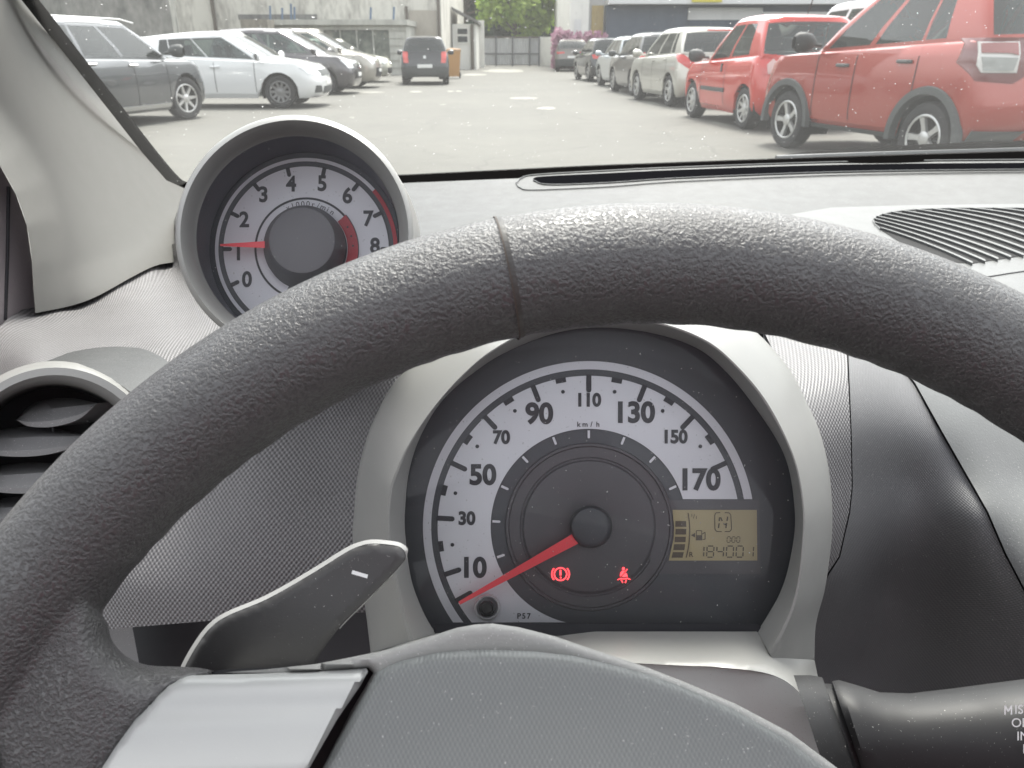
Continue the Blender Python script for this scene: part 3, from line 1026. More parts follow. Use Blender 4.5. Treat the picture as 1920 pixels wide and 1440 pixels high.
    for cx in (wb / 2, -wb / 2):
        for sgn in (1, -1):
            we = bpy.data.objects.new('wheel', ta); COL.objects.link(we)
            we.parent = root
            we.location = (cx, sgn * (W2 - .125), wr)
            rz = (0 if sgn > 0 else math.pi) + (steer if cx > 0 else 0)
            we.rotation_euler = (0, 0, rz)
            for nm, dd in (('rim', rb_), ('spokes', sc)):
                so_ = bpy.data.objects.new(nm, dd); COL.objects.link(so_)
                so_.parent = we
    if seats:
        for cx, wd in ((.15, .25), (-.70, .30)):
            for sgn in (1, -1):
                sm = MB()
                sm.box((cx - .12, sgn * W2 * .42, .72 * s), (.14, wd * 1.6, .62), Matrix.Rotation(-.18, 3, 'Y'))
                sm.box((cx - .20, sgn * W2 * .42, 1.12 * s), (.10, .24, .17), Matrix.Rotation(-.1, 3, 'Y'))
                sm.build('seat', M_CARSEAT, root, smooth=False)
    ctx = dict(root=root, bvh=bvh, P=P, W2=W2)
    return ctx

def patch(c, name, poly, origin, dirn, m, u, v, off=.006, step=.05, parent=None, thick=.02):
    """a piece that hugs the body: outline poly in the plane (origin; u, v), cast along dirn on to the body"""
    pts, faces, Pb = triangulate(poly, step)
    d = Vector(dirn).normalized()
    u, v, origin = Vector(u), Vector(v), Vector(origin)
    vs, ok = [], []
    for a, b in pts:
        o = origin + u * a + v * b
        hit, nr, *_ = c['bvh'].ray_cast(o - d * 2.0, d)
        if hit is None:
            hit, nr, *_ = c['bvh'].find_nearest(o)
        if nr.dot(d) > 0: nr = -nr
        vs.append(hit + nr * off)
    mb = MB().add(vs, faces)
    if thick:
        r0 = [vs[i] for i in range(len(Pb))]
        mb.grid([r0, [p + d * thick for p in r0]], close_u=True)
    return mb.build(name, m, parent or c['root'], sharp=35)

def rear(c, name, poly, m, side=1, slant=.55, **k):
    """outline given in (y towards the left side, z), seen from behind; mirrored with side = -1"""
    return patch(c, name, [(a * side, b) for a, b in poly], (c['P']['xR'], 0, 0), (1, -slant * side, 0), m, (0, 1, 0), (0, 0, 1), **k)
def front(c, name, poly, m, side=1, slant=.6, **k):
    return patch(c, name, [(a * side, b) for a, b in poly], (c['P']['xF'], 0, 0), (-1, -slant * side, 0), m, (0, 1, 0), (0, 0, 1), **k)
def side_(c, name, poly, m, side=1, **k):
    return patch(c, name, poly, (0, side * c['W2'], 0), (0, -side, 0), m, (1, 0, 0), (0, 0, 1), **k)

def mirror(c, m, x, z, side=1, k=1.0):
    W2 = c['W2']
    mb = MB()
    rows = []
    for t, (sy, sz, oy) in enumerate(((.3, .3, 0), (.8, .85, .05), (1, 1, .12), (.9, .95, .19), (.5, .6, .225))):
        rows.append([Vector((x + .07 * math.cos(a) * sy, side * (W2 - .02 + oy * k), z + .085 * math.sin(a) * sz * k)) for a in np.linspace(0, 2 * math.pi, 17)[:-1]])
    mb.grid(rows, close_u=True)
    mb.tube([Vector((x, side * (W2 - .10), z - .03)), Vector((x, side * (W2 + .04), z - .02))], .025, 6)
    return mb.build('door_mirror', m, c['root'])
def handle(c, x, z, side=1, m=None):
    mb = MB()
    hit, nr, *_ = c['bvh'].ray_cast(Vector((x, side * 2, z)), Vector((0, -side, 0)))
    y = hit.y
    mb.tube([Vector((x - .09, y, z)), Vector((x - .07, y + side * .03, z)), Vector((x + .07, y + side * .03, z)), Vector((x + .09, y, z))], .018, 6)
    return mb.build('door_handle', m or M_CLADD, c['root'])
def plate(c, y, z, wd=.46, hh=.10, at='rear', m=None, name='number_plate'):
    f = rear if at == 'rear' else front
    return f(c, name, [(y - wd / 2, z - hh / 2), (y + wd / 2, z - hh / 2), (y + wd / 2, z + hh / 2), (y - wd / 2, z + hh / 2)], m or M_PLATE, 1, 0, off=.012)
def arch_trim(c, cx, m, side=1, w_=.07):
    P = c['P']
    rows = []
    for t in np.linspace(-.10, math.pi + .10, 26):
        a, b = math.cos(t), math.sin(t)
        rows.append([Vector((cx + (P['ra'] - .02) * a, side * (c['W2'] - .05), P['wr'] + (P['ra'] - .02) * b)), Vector((cx + (P['ra'] - .005) * a, side * (c['W2'] + .022), P['wr'] + (P['ra'] - .005) * b)), Vector((cx + (P['ra'] + w_ * .8) * a, side * (c['W2'] + .024), P['wr'] + (P['ra'] + w_ * .8) * b)), Vector((cx + (P['ra'] + w_) * a, side * (c['W2'] - .03), P['wr'] + (P['ra'] + w_) * b))])
    return MB().grid(rows).build('arch_trim', m, c['root'])

def seams(c, m=None):
    P = c['P']
    for sd_ in (1, -1):
        lst = P['doors'] or [(P['wb'] / 2 - P['ra'] - .09, -.02), (-.02, -P['wb'] / 2 + P['ra'] * .55)]
        for x in sorted({round(v, 3) for ab in lst for v in ab}):
            lo = P['sill'] + .12 if abs(abs(x) - P['wb'] / 2) > P['ra'] else P['wr'] + math.sqrt(max(0, P['ra'] ** 2 - (abs(x) - P['wb'] / 2) ** 2)) + .05
            side_(c, 'door_seam', [(x - .006, lo), (x + .006, lo), (x + .006, P['b0'] - .02), (x - .006, P['b0'] - .02)], M_UNDER, sd_, off=.003, thick=0, step=.06)

def by_front_wheel(px, py, th, P, side):
    """car position from the photo position of its near front wheel's contact with the ground"""
    g = G(px, py)
    lx, ly = P['wb'] / 2, side * (P['W'] / 2 - .1)
    return (g.x - (lx * math.cos(th) - ly * math.sin(th)), g.y - (lx * math.sin(th) + ly * math.cos(th)))
GR = 'cars parked nose to tail along the right side'
GLF = 'cars parked side by side along the left side'

# red crossover, nearest on the right
RED1 = paint('crossover_red', (0.34, 0.040, 0.024), .25, .22)
P = hatch(3.75, 1.74, 1.80, 2.27, .76, wr=.335, ra=.41, sill=.30, b0=1.09, b1=1.21, zB=.95, zC=1.14, zRb=1.22, wins=[(.03, .34), (.38, .68), (.70, .82)], roofw=.78)
th = R_(105.5)
c = car('crossover', 'red crossover with grey wheel arch trims and black mirror, nearest on the right', by_front_wheel(1475, 277, th, P, 1), th, P, RED1, GR, spokes=5)
for cx in (P['wb'] / 2, -P['wb'] / 2):
    for sd_ in (1, -1):
        arch_trim(c, cx, M_CLADD, sd_, .075)
for sd_ in (1, -1):
    side_(c, 'sill_trim', [(P['wb'] / 2 - P['ra'], .27), (-P['wb'] / 2 + P['ra'], .27), (-P['wb'] / 2 + P['ra'], .35), (P['wb'] / 2 - P['ra'], .35)], M_CLADD, sd_, off=.012)
    handle(c, .18, .97, sd_); handle(c, -.74, 1.02, sd_)
    mirror(c, M_GLOSSBLACK, P['xC'] - .20, 1.20, sd_, 1.25)
    tl0 = rear(c, 'tail_lamp', [(.50, .92), (.62, .85), (.92, .87), (1.02, 1.02), (.98, 1.22), (.54, 1.22)], mat('tail_smoked', (.15, .03, .03), .15, coat=1), sd_, .35, off=.008)
    rear(c, 'lamp_lens', [(.61, .94), (.88, .94), (.91, 1.0), (.91, 1.18), (.61, 1.18)], mat('lamp_frame', (.62, .60, .58), .15, coat=1), sd_, .30, off=.022, parent=tl0)
    rear(c, 'upper_lens', [(.63, 1.08), (.89, 1.09), (.89, 1.168), (.63, 1.168)], mat('lens_brown', (.24, .075, .07), .1, coat=1), sd_, .30, off=.032, parent=tl0)
    rear(c, 'lower_lens', [(.645, .955), (.87, .955), (.89, 1.068), (.63, 1.06)], mat('lens_grey', (.30, .31, .30), .1, coat=1), sd_, .30, off=.032, parent=tl0)
plate(c, 0, .62)
rear(c, 'bumper_trim', [(-.80, .30), (.80, .30), (.80, .46), (-.80, .46)], M_CLADD, 1, 0, off=.03, step=.1)

seams(c)
# small red hatchback
RED2 = paint('hatch_red', (0.50, 0.030, 0.018), .05, .22)
P = hatch(3.42, 1.66, 1.63, 2.24, .62, wr=.30, ra=.355, b0=.93, b1=1.04, zRb=1.0, xT=None, wins=[(.02, .42), (.46, .82)], roofw=.78)
P['xT'] = P['xR'] + .28
P['doors'] = [(P['wb'] / 2 - .44, -.35)]
th = R_(98)
c = car('small_hatchback', 'small bright red three door hatchback ahead of the red crossover', by_front_wheel(1300, 220, th, P, 1), th, P, RED2, GR, spokes=8)
for sd_ in (1, -1):
    mirror(c, M_CLADD, P['xC'] - .16, 1.03, sd_, 1.2)
    side_(c, 'rubbing_strip', [(.62, .50), (-.38, .50), (-.38, .56), (.62, .56)], M_CLADD, sd_, off=.014)
    tl0 = rear(c, 'tail_lamp', [(.52, .78), (.80, .78), (.86, 1.04), (.62, 1.06)], M_TAIL, sd_, .4, off=.008)
    rear(c, 'lamp_lens', [(.55, .81), (.62, .78), (.72, .80), (.74, .92), (.66, 1.0), (.60, .94)], M_TAILP, sd_, .4, off=.02, parent=tl0)
side_(c, 'door_handle', [(-.22, .80), (-.17, .80), (-.15, .92), (-.20, .92)], M_CLADD, 1, off=.014)
side_(c, 'door_handle', [(-.22, .80), (-.17, .80), (-.15, .92), (-.20, .92)], M_CLADD, -1, off=.014)
plate(c, 0, .60)
MB().tube([Vector((P['xT'] + .2, 0, P['H'] - .02)), Vector((P['xT'] + .1, 0, P['H'] + .16))], .008, 6).build('aerial', M_UNDER, c['root'])

seams(c)
# silver beige hatchback
SIL1 = paint('silver_beige', (0.50, 0.49, 0.44), .45, .3)
P = hatch(3.95, 1.76, 1.58, 2.36, .82, wr=.315, ra=.37, b0=.95, b1=1.05, zRb=1.04, wins=[(.02, .38), (.42, .74), (.77, .86)])
th = R_(98)
c = car('silver_hatchback', 'silver beige hatchback with big red tail lamps ahead of the small red hatchback', by_front_wheel(1197, 187, th, P, 1), th, P, SIL1, GR, spokes=6)
for sd_ in (1, -1):
    mirror(c, SIL1, P['xC'] - .2, 1.04, sd_)
    side_(c, 'rubbing_strip', [(.68, .50), (-.70, .50), (-.70, .55), (.68, .55)], SIL1, sd_, off=.014)
    rear(c, 'tail_lamp', [(.40, .76), (.72, .76), (.98, .90), (1.05, 1.03), (.86, 1.03)], M_TAIL, sd_, .45, off=.01)
    handle(c, -.05, .90, sd_, SIL1); handle(c, -.85, .93, sd_, SIL1)
rear(c, 'brake_lamp', [(-.25, 1.47), (.25, 1.47), (.25, 1.50), (-.25, 1.50)], M_TAIL, 1, 0, off=.012)
plate(c, 0, .74)

seams(c)
GREY1 = paint('dark_grey', (0.11, 0.11, 0.11), .5, .3)
P = hatch(3.75, 1.72, 1.55, 2.2, .76, b1=1.0)
th = R_(96)
c = car('grey_hatchback', 'dark grey hatchback between the silver beige and the pale blue silver hatchbacks', by_front_wheel(1152, 171, th, P, 1), th, P, GREY1, GR, spokes=8)
for sd_ in (1, -1):
    mirror(c, M_CLADD, P['xC'] - .2, 1.02, sd_)
    rear(c, 'tail_lamp', [(.62, .74), (.84, .74), (.92, 1.0), (.74, 1.05)], M_TAIL, sd_, .45, off=.01)
plate(c, 0, .62)
SIL2 = paint('blue_silver', (0.40, 0.43, 0.45), .5, .3)
P = hatch(3.7, 1.7, 1.52, 2.2, .74, b1=.98)
th = R_(96)
c = car('silver_hatchback', 'pale blue silver hatchback between the dark grey and the black hatchbacks', by_front_wheel(1126, 160, th, P, 1), th, P, SIL2, GR)
for sd_ in (1, -1):
    mirror(c, SIL2, P['xC'] - .2, 1.0, sd_)
    rear(c, 'tail_lamp', [(.58, .76), (.82, .76), (.90, .96), (.72, .98)], M_TAIL, sd_, .45, off=.01)
plate(c, 0, .60)
BLK2 = paint('black_paint', (0.03, 0.03, 0.032), .3, .25)
P = hatch(3.7, 1.7, 1.53, 2.2, .74)
th = R_(97)
c = car('black_hatchback', 'black hatchback with a red tail lamp behind the brown car', by_front_wheel(1083, 149, th, P, 1), th, P, BLK2, GR)
for sd_ in (1, -1):
    mirror(c, BLK2, P['xC'] - .2, 1.0, sd_)
    rear(c, 'tail_lamp', [(.52, .80), (.82, .80), (.90, .94), (.55, .96)], M_TAIL, sd_, .45, off=.01)
plate(c, 0, .58)
BRN = paint('brown_grey', (0.16, 0.145, 0.13), .5, .3)
P = hatch(4.3, 1.84, 1.66, 2.55, .85, wr=.34, ra=.40, b0=1.0, b1=1.08, zRb=1.12, xT=None)
P['xT'] = P['xR'] + .5
th = R_(86)
g0_ = G(1075, 134)
c = car('brown_crossover', 'brown grey crossover at the far end of the right row near the pink hedge', (g0_.x, g0_.y + 1.4), th, P, BRN, GR, bumper=M_CLADD)
for sd_ in (1, -1):
    rear(c, 'tail_lamp', [(.40, .92), (.84, .88), (.92, .98), (.45, 1.0)], M_TAIL, sd_, .4, off=.01)
plate(c, 0, .74)
# second row glimpsed behind the right-hand cars
WHT = paint('white_paint', (0.62, 0.63, 0.64), 0, .3)
P = hatch(4.4, 1.85, 1.95, 2.7, .9, b0=1.1, b1=1.15, zC=1.2, zRb=1.2, wins=[(.03, .45), (.5, .95)])
c = car('white_van', 'white van showing only its roof between the red hatchback and the red crossover', (6.6, 15.5), R_(92), P, WHT, None, seats=False)
P = hatch(4.0, 1.75, 1.70, 2.5, .8)
c = car('silver_estate', 'silver car seen over the dark grey hatchback, only its roof line showing', (6.2, 30.5), R_(95), P, SIL2, None, seats=False)
P = hatch(4.0, 1.75, 1.62, 2.5, .8)
c = car('white_hatchback', 'white car showing its roof just behind the small red hatchback', (6.6, 21.5), R_(92), P, WHT, None, seats=False)

# ---- left side
AUD = paint('estate_grey', (0.10, 0.105, 0.11), .5, .25)
P = hatch(4.35, 1.86, 1.58, 2.65, .82, wr=.35, ra=.41, b0=.97, b1=1.02, zC=1.06, zB=.90, wins=[(.02, .36), (.39, .68), (.71, .88)], roofw=.77)
th = R_(79)
c = car('grey_estate', 'dark grey estate car with bright roof rails, half hidden by the cream pillar', by_front_wheel(352, 224, th, P, -1), th, P, AUD, GLF, spokes=7, steer=R_(-14))
for sd_ in (1, -1):
    mirror(c, M_CLADD, P['xC'] - .22, 1.10, sd_, 1.2)
    handle(c, -.02, .90, sd_, M_ALLOY); handle(c, -.95, .93, sd_, M_ALLOY)
    MB().tube([Vector((P['xW'] + .02, sd_ * P['W'] / 2 * .78, P['zW'] + .0)), Vector((P['xW'] - .3, sd_ * P['W'] / 2 * .78, P['zW'] + .05)), Vector((P['xT'] + .35, sd_ * P['W'] / 2 * .78, P['zT'] + .05)), Vector((P['xT'] + .1, sd_ * P['W'] / 2 * .78, P['zT'] + .0))], .014, 6).build('roof_rail', M_ALLOY, c['root'])
    side_(c, 'sill_trim', [(P['wb'] / 2 - P['ra'], .25), (-P['wb'] / 2 + P['ra'], .25), (-P['wb'] / 2 + P['ra'], .31), (P['wb'] / 2 - P['ra'], .31)], M_ALLOY, sd_, off=.012)
seams(c)
P = hatch(4.15, 1.78, 1.50, 2.5, .86, wr=.32, ra=.375, b0=.90, b1=1.03, zB=.80, zC=.97, zT=1.33, zRb=1.02, wins=[(.02, .38), (.39, .66), (.67, .76)])
th = R_(2)
c = car('white_hatchback', 'clean white hatchback with grey alloy wheels parked beside the grey estate', by_front_wheel(530, 203, th, P, -1), th, P, paint('clean_white', (0.70, 0.71, 0.71), 0, .22), GLF, rim=M_GREYRIM, spokes=10)
for sd_ in (1, -1):
    mirror(c, WHT, P['xC'] - .25, 1.0, sd_, 1.15)
    handle(c, .0, .80, sd_, WHT); handle(c, -.95, .82, sd_, WHT)
    front(c, 'headlamp', [(.50, .66), (.62, .60), (.98, .66), (1.10, .78), (.90, .78)], M_HEAD, sd_, .55, off=.01)
    front(c, 'fog_lamp_vent', [(.52, .30), (.82, .30), (.80, .44), (.60, .44)], M_CLADD, sd_, .4, off=.01)
front(c, 'grille', [(-.46, .62), (.46, .62), (.50, .74), (-.50, .74)], M_CLADD, 1, 0, off=.01)
front(c, 'lower_grille', [(-.45, .28), (.45, .28), (.42, .42), (-.42, .42)], M_CLADD, 1, 0, off=.01)
plate(c, 0, .50, at='front')
seams(c)
MPV = paint('graphite', (0.085, 0.08, 0.085), .5, .25)
P = hatch(4.0, 1.76, 1.66, 2.5, .82, xC=None, b0=.98, b1=1.05, zB=.88)
P['xC'] = P['xF'] - .75; P['xW'] = P['xF'] - 1.75; P['zC'] = 1.03
th = R_(0)
g0_ = G(663, 178)
c = car('graphite_hatchback', 'dark graphite hatchback with a sloping bonnet behind the white hatchback', (g0_.x - P['xF'] + .05, g0_.y + .9), th, P, MPV, GLF)
for sd_ in (1, -1):
    mirror(c, MPV, P['xC'] - .25, 1.08, sd_)
    front(c, 'headlamp', [(.52, .66), (.86, .66), (1.05, .86), (.80, .86)], M_HEAD, sd_, .6, off=.01)
front(c, 'grille', [(-.5, .40), (.5, .40), (.45, .62), (-.45, .62)], M_UNDER, 1, 0, off=.01)
plate(c, 0, .50, at='front')
BEI = paint('beige_metal', (0.36, 0.34, 0.30), .5, .3)
P = hatch(4.2, 1.80, 1.74, 2.55, .84, b0=1.0, b1=1.06, zB=.90)
P['xC'] = P['xF'] - .80; P['xW'] = P['xF'] - 1.85; P['zC'] = 1.08
g0_ = G(704, 166)
c = car('beige_hatchback', 'taller beige grey car beyond the dark graphite hatchback', (g0_.x - P['xF'] + .05, g0_.y + .9), R_(0), P, BEI, GLF)
for sd_ in (1, -1):
    mirror(c, BEI, P['xC'] - .25, 1.12, sd_)
    front(c, 'headlamp', [(.50, .70), (.84, .70), (1.02, .88), (.78, .90)], M_HEAD, sd_, .6, off=.01)
front(c, 'grille', [(-.55, .34), (.55, .34), (.5, .6), (-.5, .6)], M_UNDER, 1, 0, off=.01)
plate(c, 0, .52, at='front')
CRM = paint('cream_white', (0.60, 0.60, 0.52), 0, .3)
P = hatch(3.9, 1.72, 1.5, 2.4, .8, zB=.82)
g0_ = G(726, 155)
c = car('cream_hatchback', 'cream white car at the far end of the left row, only its bonnet showing', (g0_.x - P['xF'] + .05, g0_.y + .9), R_(0), P, CRM, GLF)
for sd_ in (1, -1):
    front(c, 'headlamp', [(.52, .64), (.84, .64), (1.0, .78), (.78, .80)], M_HEAD, sd_, .6, off=.01)
front(c, 'grille', [(-.55, .30), (.55, .30), (.5, .5), (-.5, .5)], M_UNDER, 1, 0, off=.01)
P = hatch(3.9, 1.72, 1.72, 2.4, .8)
c = car('red_hatchback', 'faded red car roof showing between the grey estate and the stained wall', (-13.2, 25.5), R_(0), P, paint('faded_red', (.32, .07, .08), 0, .4), None, seats=False)
# black hatchback seen from behind
BLK = paint('soft_black', (0.016, 0.017, 0.020), .2, .3)
P = hatch(3.6, 1.64, 1.56, 2.35, .66, wr=.30, ra=.35, b0=.94, b1=1.02, zRb=1.04, xT=None, roofw=.74)
P['xT'] = P['xR'] + .30
gL, gR = G(760, 158), G(838, 159)
th = R_(95)
mid = (gL + gR) / 2
c = car('black_hatchback', 'small black hatchback seen from behind with tall red tail lamps, left of the bin', (mid.x - P['wb'] / 2 * -math.cos(th), mid.y + P['wb'] / 2), th, P, BLK, None, bumper=M_CLADD)
for sd_ in (1, -1):
    mirror(c, BLK, P['xC'] - .2, 1.02, sd_)
    tl0 = rear(c, 'tail_lamp', [(.56, .70), (.73, .70), (.80, 1.06), (.60, 1.04)], mat('tail_bright', (.62, .06, .05), .15, coat=1), sd_, .25, off=.012)
plate(c, 0, .60, .5, .11)
rear(c, 'badge', [(-.05, .84), (.05, .84), (.04, .92), (-.04, .92)], M_ALLOY, 1, 0, off=.012)
# ------------------------------------------------------------------ windscreen, pillar, seal, roof
base_px = [(318, 362, .86), (345, 351, .88), (450, 346, .905), (560, 342, .92), (760, 333, .945), (1100, 316, .965), (1500, 301, .972), (1920, 288, .965), (2300, 286, .94), (2700, 300, .88)]
def base_line(off=0.0, dpx=0.0):
    xs = [p[0] for p in base_px]
    return [W(x, np.interp(x, xs, [p[1] for p in base_px]) + dpx, np.interp(x, xs, [p[2] for p in base_px]) + off) for x in np.linspace(318, 2700, 60)]
RAKE = Vector((0, -0.627, 0.494))
ws = empty('windscreen', W(960, 320, .96))
tag(ws, 'dusty raked car windscreen with smears and specks above the dashboard', 'windscreen')
b0 = base_line()
g = MB().grid([[p + RAKE * t for p in b0] for t in np.linspace(-0.02, 1, 14)])
under(g.build('glass', M_SCREEN), ws)
# painted black band along the bottom edge of the glass
band = MB()
lo, hi = base_line(-0.012, 14), base_line(-0.006, -4)
band.grid([lo, hi, base_line(0.004, -6)])
under(band.build('black_band', M_RUBBER), ws)
# rubber seal along the pillar
seal_px = [(20, -40, .575), (53, 0, .60), (100, 60, .645), (145, 118, .69), (210, 200, .755), (275, 283, .82), (318, 333, .862), (345, 349, .875), (380, 352, .882)]
sp = spline([(x, y, d) for x, y, d in seal_px], 6)
sl = MB()
rows = []
for x, y, d in sp:
    c = W(x, y, d)
    a = W(x + 8, y - 6, d - .002) - c
    rows.append([c - a * 1.0 + FWD * .012, c - a * 1.0, c - a * .4 - FWD * .004, c + a * .5 - FWD * .004, c + a * 1.1, c + a * 1.1 + FWD * .012])
sl.grid(rows)
under(sl.build('seal', M_RUBBER), ws)

pl_out = [(-160, -260), (-70, -110), (38, -12), (90, 62), (138, 122), (203, 205), (268, 288), (312, 338), (345, 353), (380, 380), (380, 470)] + [tuple(p) for p in spline([(330, 491), (292, 498), (250, 518), (181, 556), (130, 574), (66, 587)], 5)] + [tuple(p) for p in spline([(66, 586), (60, 492), (50, 422), (29, 363), (0, 311), (-60, 230), (-200, 60), (-330, -120)], 4)]
_c = np.array([(38, -12, .592), (90, 62, .640), (138, 122, .685), (203, 205, .75), (268, 288, .812), (345, 353, .87), (380, 470, .80), (324, 493, .765), (248, 519, .72), (181, 557, .675), (66, 587, .62), (60, 480, .61), (20, 230, .565), (-120, 0, .47), (-330, -120, .38)])
_q = lambda x, y: np.stack([np.ones_like(x), x, y, x * x, x * y, y * y], 1)
_k = np.linalg.lstsq(_q(_c[:, 0] / 300, _c[:, 1] / 300), _c[:, 2], rcond=None)[0]
def DP0(x, y):
    return _q(np.ravel(x) / 300.0, np.ravel(y) / 300.0) @ _k
LIP_ = np.array([(66, 620), (60, 492), (50, 422), (29, 363), (0, 311), (-60, 230), (-200, 60), (-400, -170)])
LIP_ = np.r_[LIP_, LIP_[::-1]]
def DP(x, y):
    p = np.stack([np.ravel(x), np.ravel(y)], 1)
    t = np.clip(edge_dist(p, LIP_) / 70.0, 0, 1)
    t2 = np.clip((np.ravel(y) - (600 - .33 * np.ravel(x) - 55)) / 60.0, 0, 1) * np.clip((np.ravel(x) - 60) / 80, 0, 1)
    return DP0(x, y) - .026 * (1 - t) ** 1.6 - .002 * t2
pil = MB()
sheet(pil, pl_out, DP, 10, 0.03)
pt = tag(pil.build('pillar_trim', M_CREAM, sharp=60), 'cream white plastic windscreen pillar cover left of the rev counter', 'pillar trim')

dr = MB()
sheet(dr, [(0, 311), (29, 363), (50, 422), (60, 492), (66, 587), (33, 590), (19, 597), (0, 615), (-60, 650), (-200, 680), (-400, 700), (-400, 200), (-200, 60), (-60, 230)], lambda x, y: .60 + .0006 * (x - 20), 14, 0.05)
dp = tag(dr.build('door_panel', M_DOOR), 'dark grained vinyl door trim at the foot of the cream pillar', 'door panel')
dl = MB().tube([W(16, 350, .596), W(14, 480, .595), W(10, 600, .593)], .0012, 6)
dl.build('panel_joint', M_DARK, dp)

rl = MB()  # unseen header strip, roof cut short to let skylight into the cabin
t1 = [p + RAKE for p in b0]
xs_ = [p.x for p in t1]
rl.grid([[Vector((p.x, p.y - k, p.z + h)) for p in t1] for k, h in ((0, 0), (.04, .02), (.10, .035), (.11, .03))])
tag(rl.build('roof_lining', M_LINING), 'unseen strip of pale cloth roof lining above the windscreen', 'roof lining')
st = MB()  # unseen seat block added to darken and redden the rim's reflection
sec = []
for z, y, wd in ((0.55, -.44, .27), (.75, -.50, .30), (1.0, -.54, .29), (1.22, -.57, .26), (1.32, -.58, .2), (1.36, -.585, .13), (1.40, -.59, .15), (1.56, -.60, .15), (1.60, -.60, .10)):
    ring = []
    for k in range(20):
        a = 2 * math.pi * k / 20
        ring.append(Vector((.02 + wd * math.copysign(abs(math.cos(a)) ** .5, math.cos(a)), y + .07 * math.copysign(abs(math.sin(a)) ** .6, math.sin(a)), z - 1.2 + CAMZ)))
    sec.append(ring)
st.grid(sec, close_u=True)
seat = tag(st.build('reflection_seat', M_SEAT), 'unseen dark red seat shape added for the steering wheel rim to reflect', 'seat')

# ------------------------------------------------------------------ dashboard
DD = Depth([(318, 362, .855), (345, 350, .88), (560, 343, .92), (760, 333, .945), (1100, 318, .962), (1500, 303, .967), (1920, 289, .96), (2250, 286, .935),
            (345, 480, .735), (600, 470, .70), (800, 420, .78), (1100, 385, .83), (1400, 400, .80), (1700, 390, .84), (2100, 390, .82),
            (800, 560, .55), (1130, 600, .47), (1430, 600, .52), (1590, 560, .58),
            (-100, 640, .54), (0, 608, .565), *[(x, y, float(DP(x, y)[0]) + .010) for x, y in ((66, 589), (140, 575), (181, 559), (248, 521), (292, 499), (326, 492))], *[(x, y, float(DP(x, y)[0]) + .035) for x, y in ((110, 545), (200, 512), (300, 462))], (100, 650, .52), (300, 640, .50), (0, 700, .485),
            (60, 688, .45), (180, 690, .445), (300, 760, .42), (0, 900, .42), (300, 900, .40), (400, 700, .43), (-120, 900, .43), (100, 1090, .40),
            (600, 800, .41), (750, 700, .42), (450, 950, .385), (670, 900, .395), (250, 1100, .38), (650, 1100, .385), (212, 1180, .385), (690, 1150, .39), (-60, 1200, .39),
            (1590, 670, .46), (1595, 900, .42), (1553, 1073, .42), (1440, 640, .47), (1710, 718, .465), (1763, 813, .445), (1847, 960, .425), (1920, 1113, .415),
            (1700, 900, .448), (1650, 1100, .485), (1600, 1250, .545), (1800, 1250, .475), (1900, 1330, .46), (1700, 520, .66), (1920, 520, .66), (1920, 700, .52), (1920, 900, .45), (2200, 900, .45), (2000, 1300, .42), (1550, 1480, .62)])

def ring_px(cx, cy, rx, ry, n=48, a0=0, a1=360):
    return [(cx + rx * math.sin(R_(a0 + (a1 - a0) * k / n)), cy - ry * math.cos(R_(a0 + (a1 - a0) * k / n))) for k in range(n if a1 - a0 == 360 else n + 1)]

VC = (104, 889)                  # centre of the round side vent in the photo
def sheet_hole(mb, poly, hole, dfun, step, drop=0.0):
    P = densify(poly, step)
    H = densify(hole, step)
    A = np.array(P)
    Hh = np.array(H)
    lo_, hi_ = A.min(0), A.max(0)
    gx, gy = np.meshgrid(np.arange(lo_[0] + step / 2, hi_[0], step), np.arange(lo_[1] + step / 2, hi_[1], step))
    Q = np.stack([gx.ravel(), gy.ravel()], 1)
    Q = Q[inside(Q, A) & ~inside(Q, Hh)]
    Q = Q[(edge_dist(Q, A) > step * .45) & (edge_dist(Q, Hh) > step * .45)]
    pts = [Vector(p) for p in np.concatenate([A, Hh, Q])]
    n, m = len(A), len(Hh)
    edges = [(i, (i + 1) % n) for i in range(n)] + [(n + i, n + (i + 1) % m) for i in range(m)]
    vo, eo, fo, *_ = delaunay_2d_cdt(pts, edges, [], 0, 1e-6)
    V = np.array([tuple(v) for v in vo])
    c = np.array([V[list(f)].mean(0) for f in fo])
    keep = inside(c, A) & ~inside(c, Hh)
    d = dfun(V[:, 0], V[:, 1])
    mb.add([W(x, y, k) for (x, y), k in zip(V, d)], [tuple(f) for f, k in zip(fo, keep) if k])
    return mb

dash = empty('dashboard', W(960, 700, .45))
tag(dash, 'grey studded plastic dashboard spanning below the windscreen', 'dashboard')
top = MB()
sheet(top, [(318, 372), (345, 363), (560, 356), (760, 343), (1100, 329), (1500, 314), (1920, 300), (2250, 297), (2250, 380), (1920, 383), (1691, 386), (1559, 390), (1480, 403), (1520, 460), (1560, 521), (1585, 600), (1586, 640), (1423, 600), (1130, 600), (775, 640), (770, 552), (560, 474), (340, 484)], DD, 16)
under(top.build('top_panel', M_DASH), dash)
lp = MB()
sheet_hole(lp, [(-100, 650), (0, 612), (19, 594), (33, 587), (66, 560), (100, 545), (140, 535), (181, 520), (248, 485), (292, 465), (338, 455), (560, 480), (766, 560), (770, 650), (751, 704), (702, 785), (681, 844), (669, 900), (664, 960), (664, 1030), (676, 1110), (690, 1148), (406, 1163), (212, 1179), (100, 1192), (-100, 1210)], ring_px(VC[0], VC[1], 200, 200), DD, 13)
under(lp.build('side_panel', M_STUD), dash)
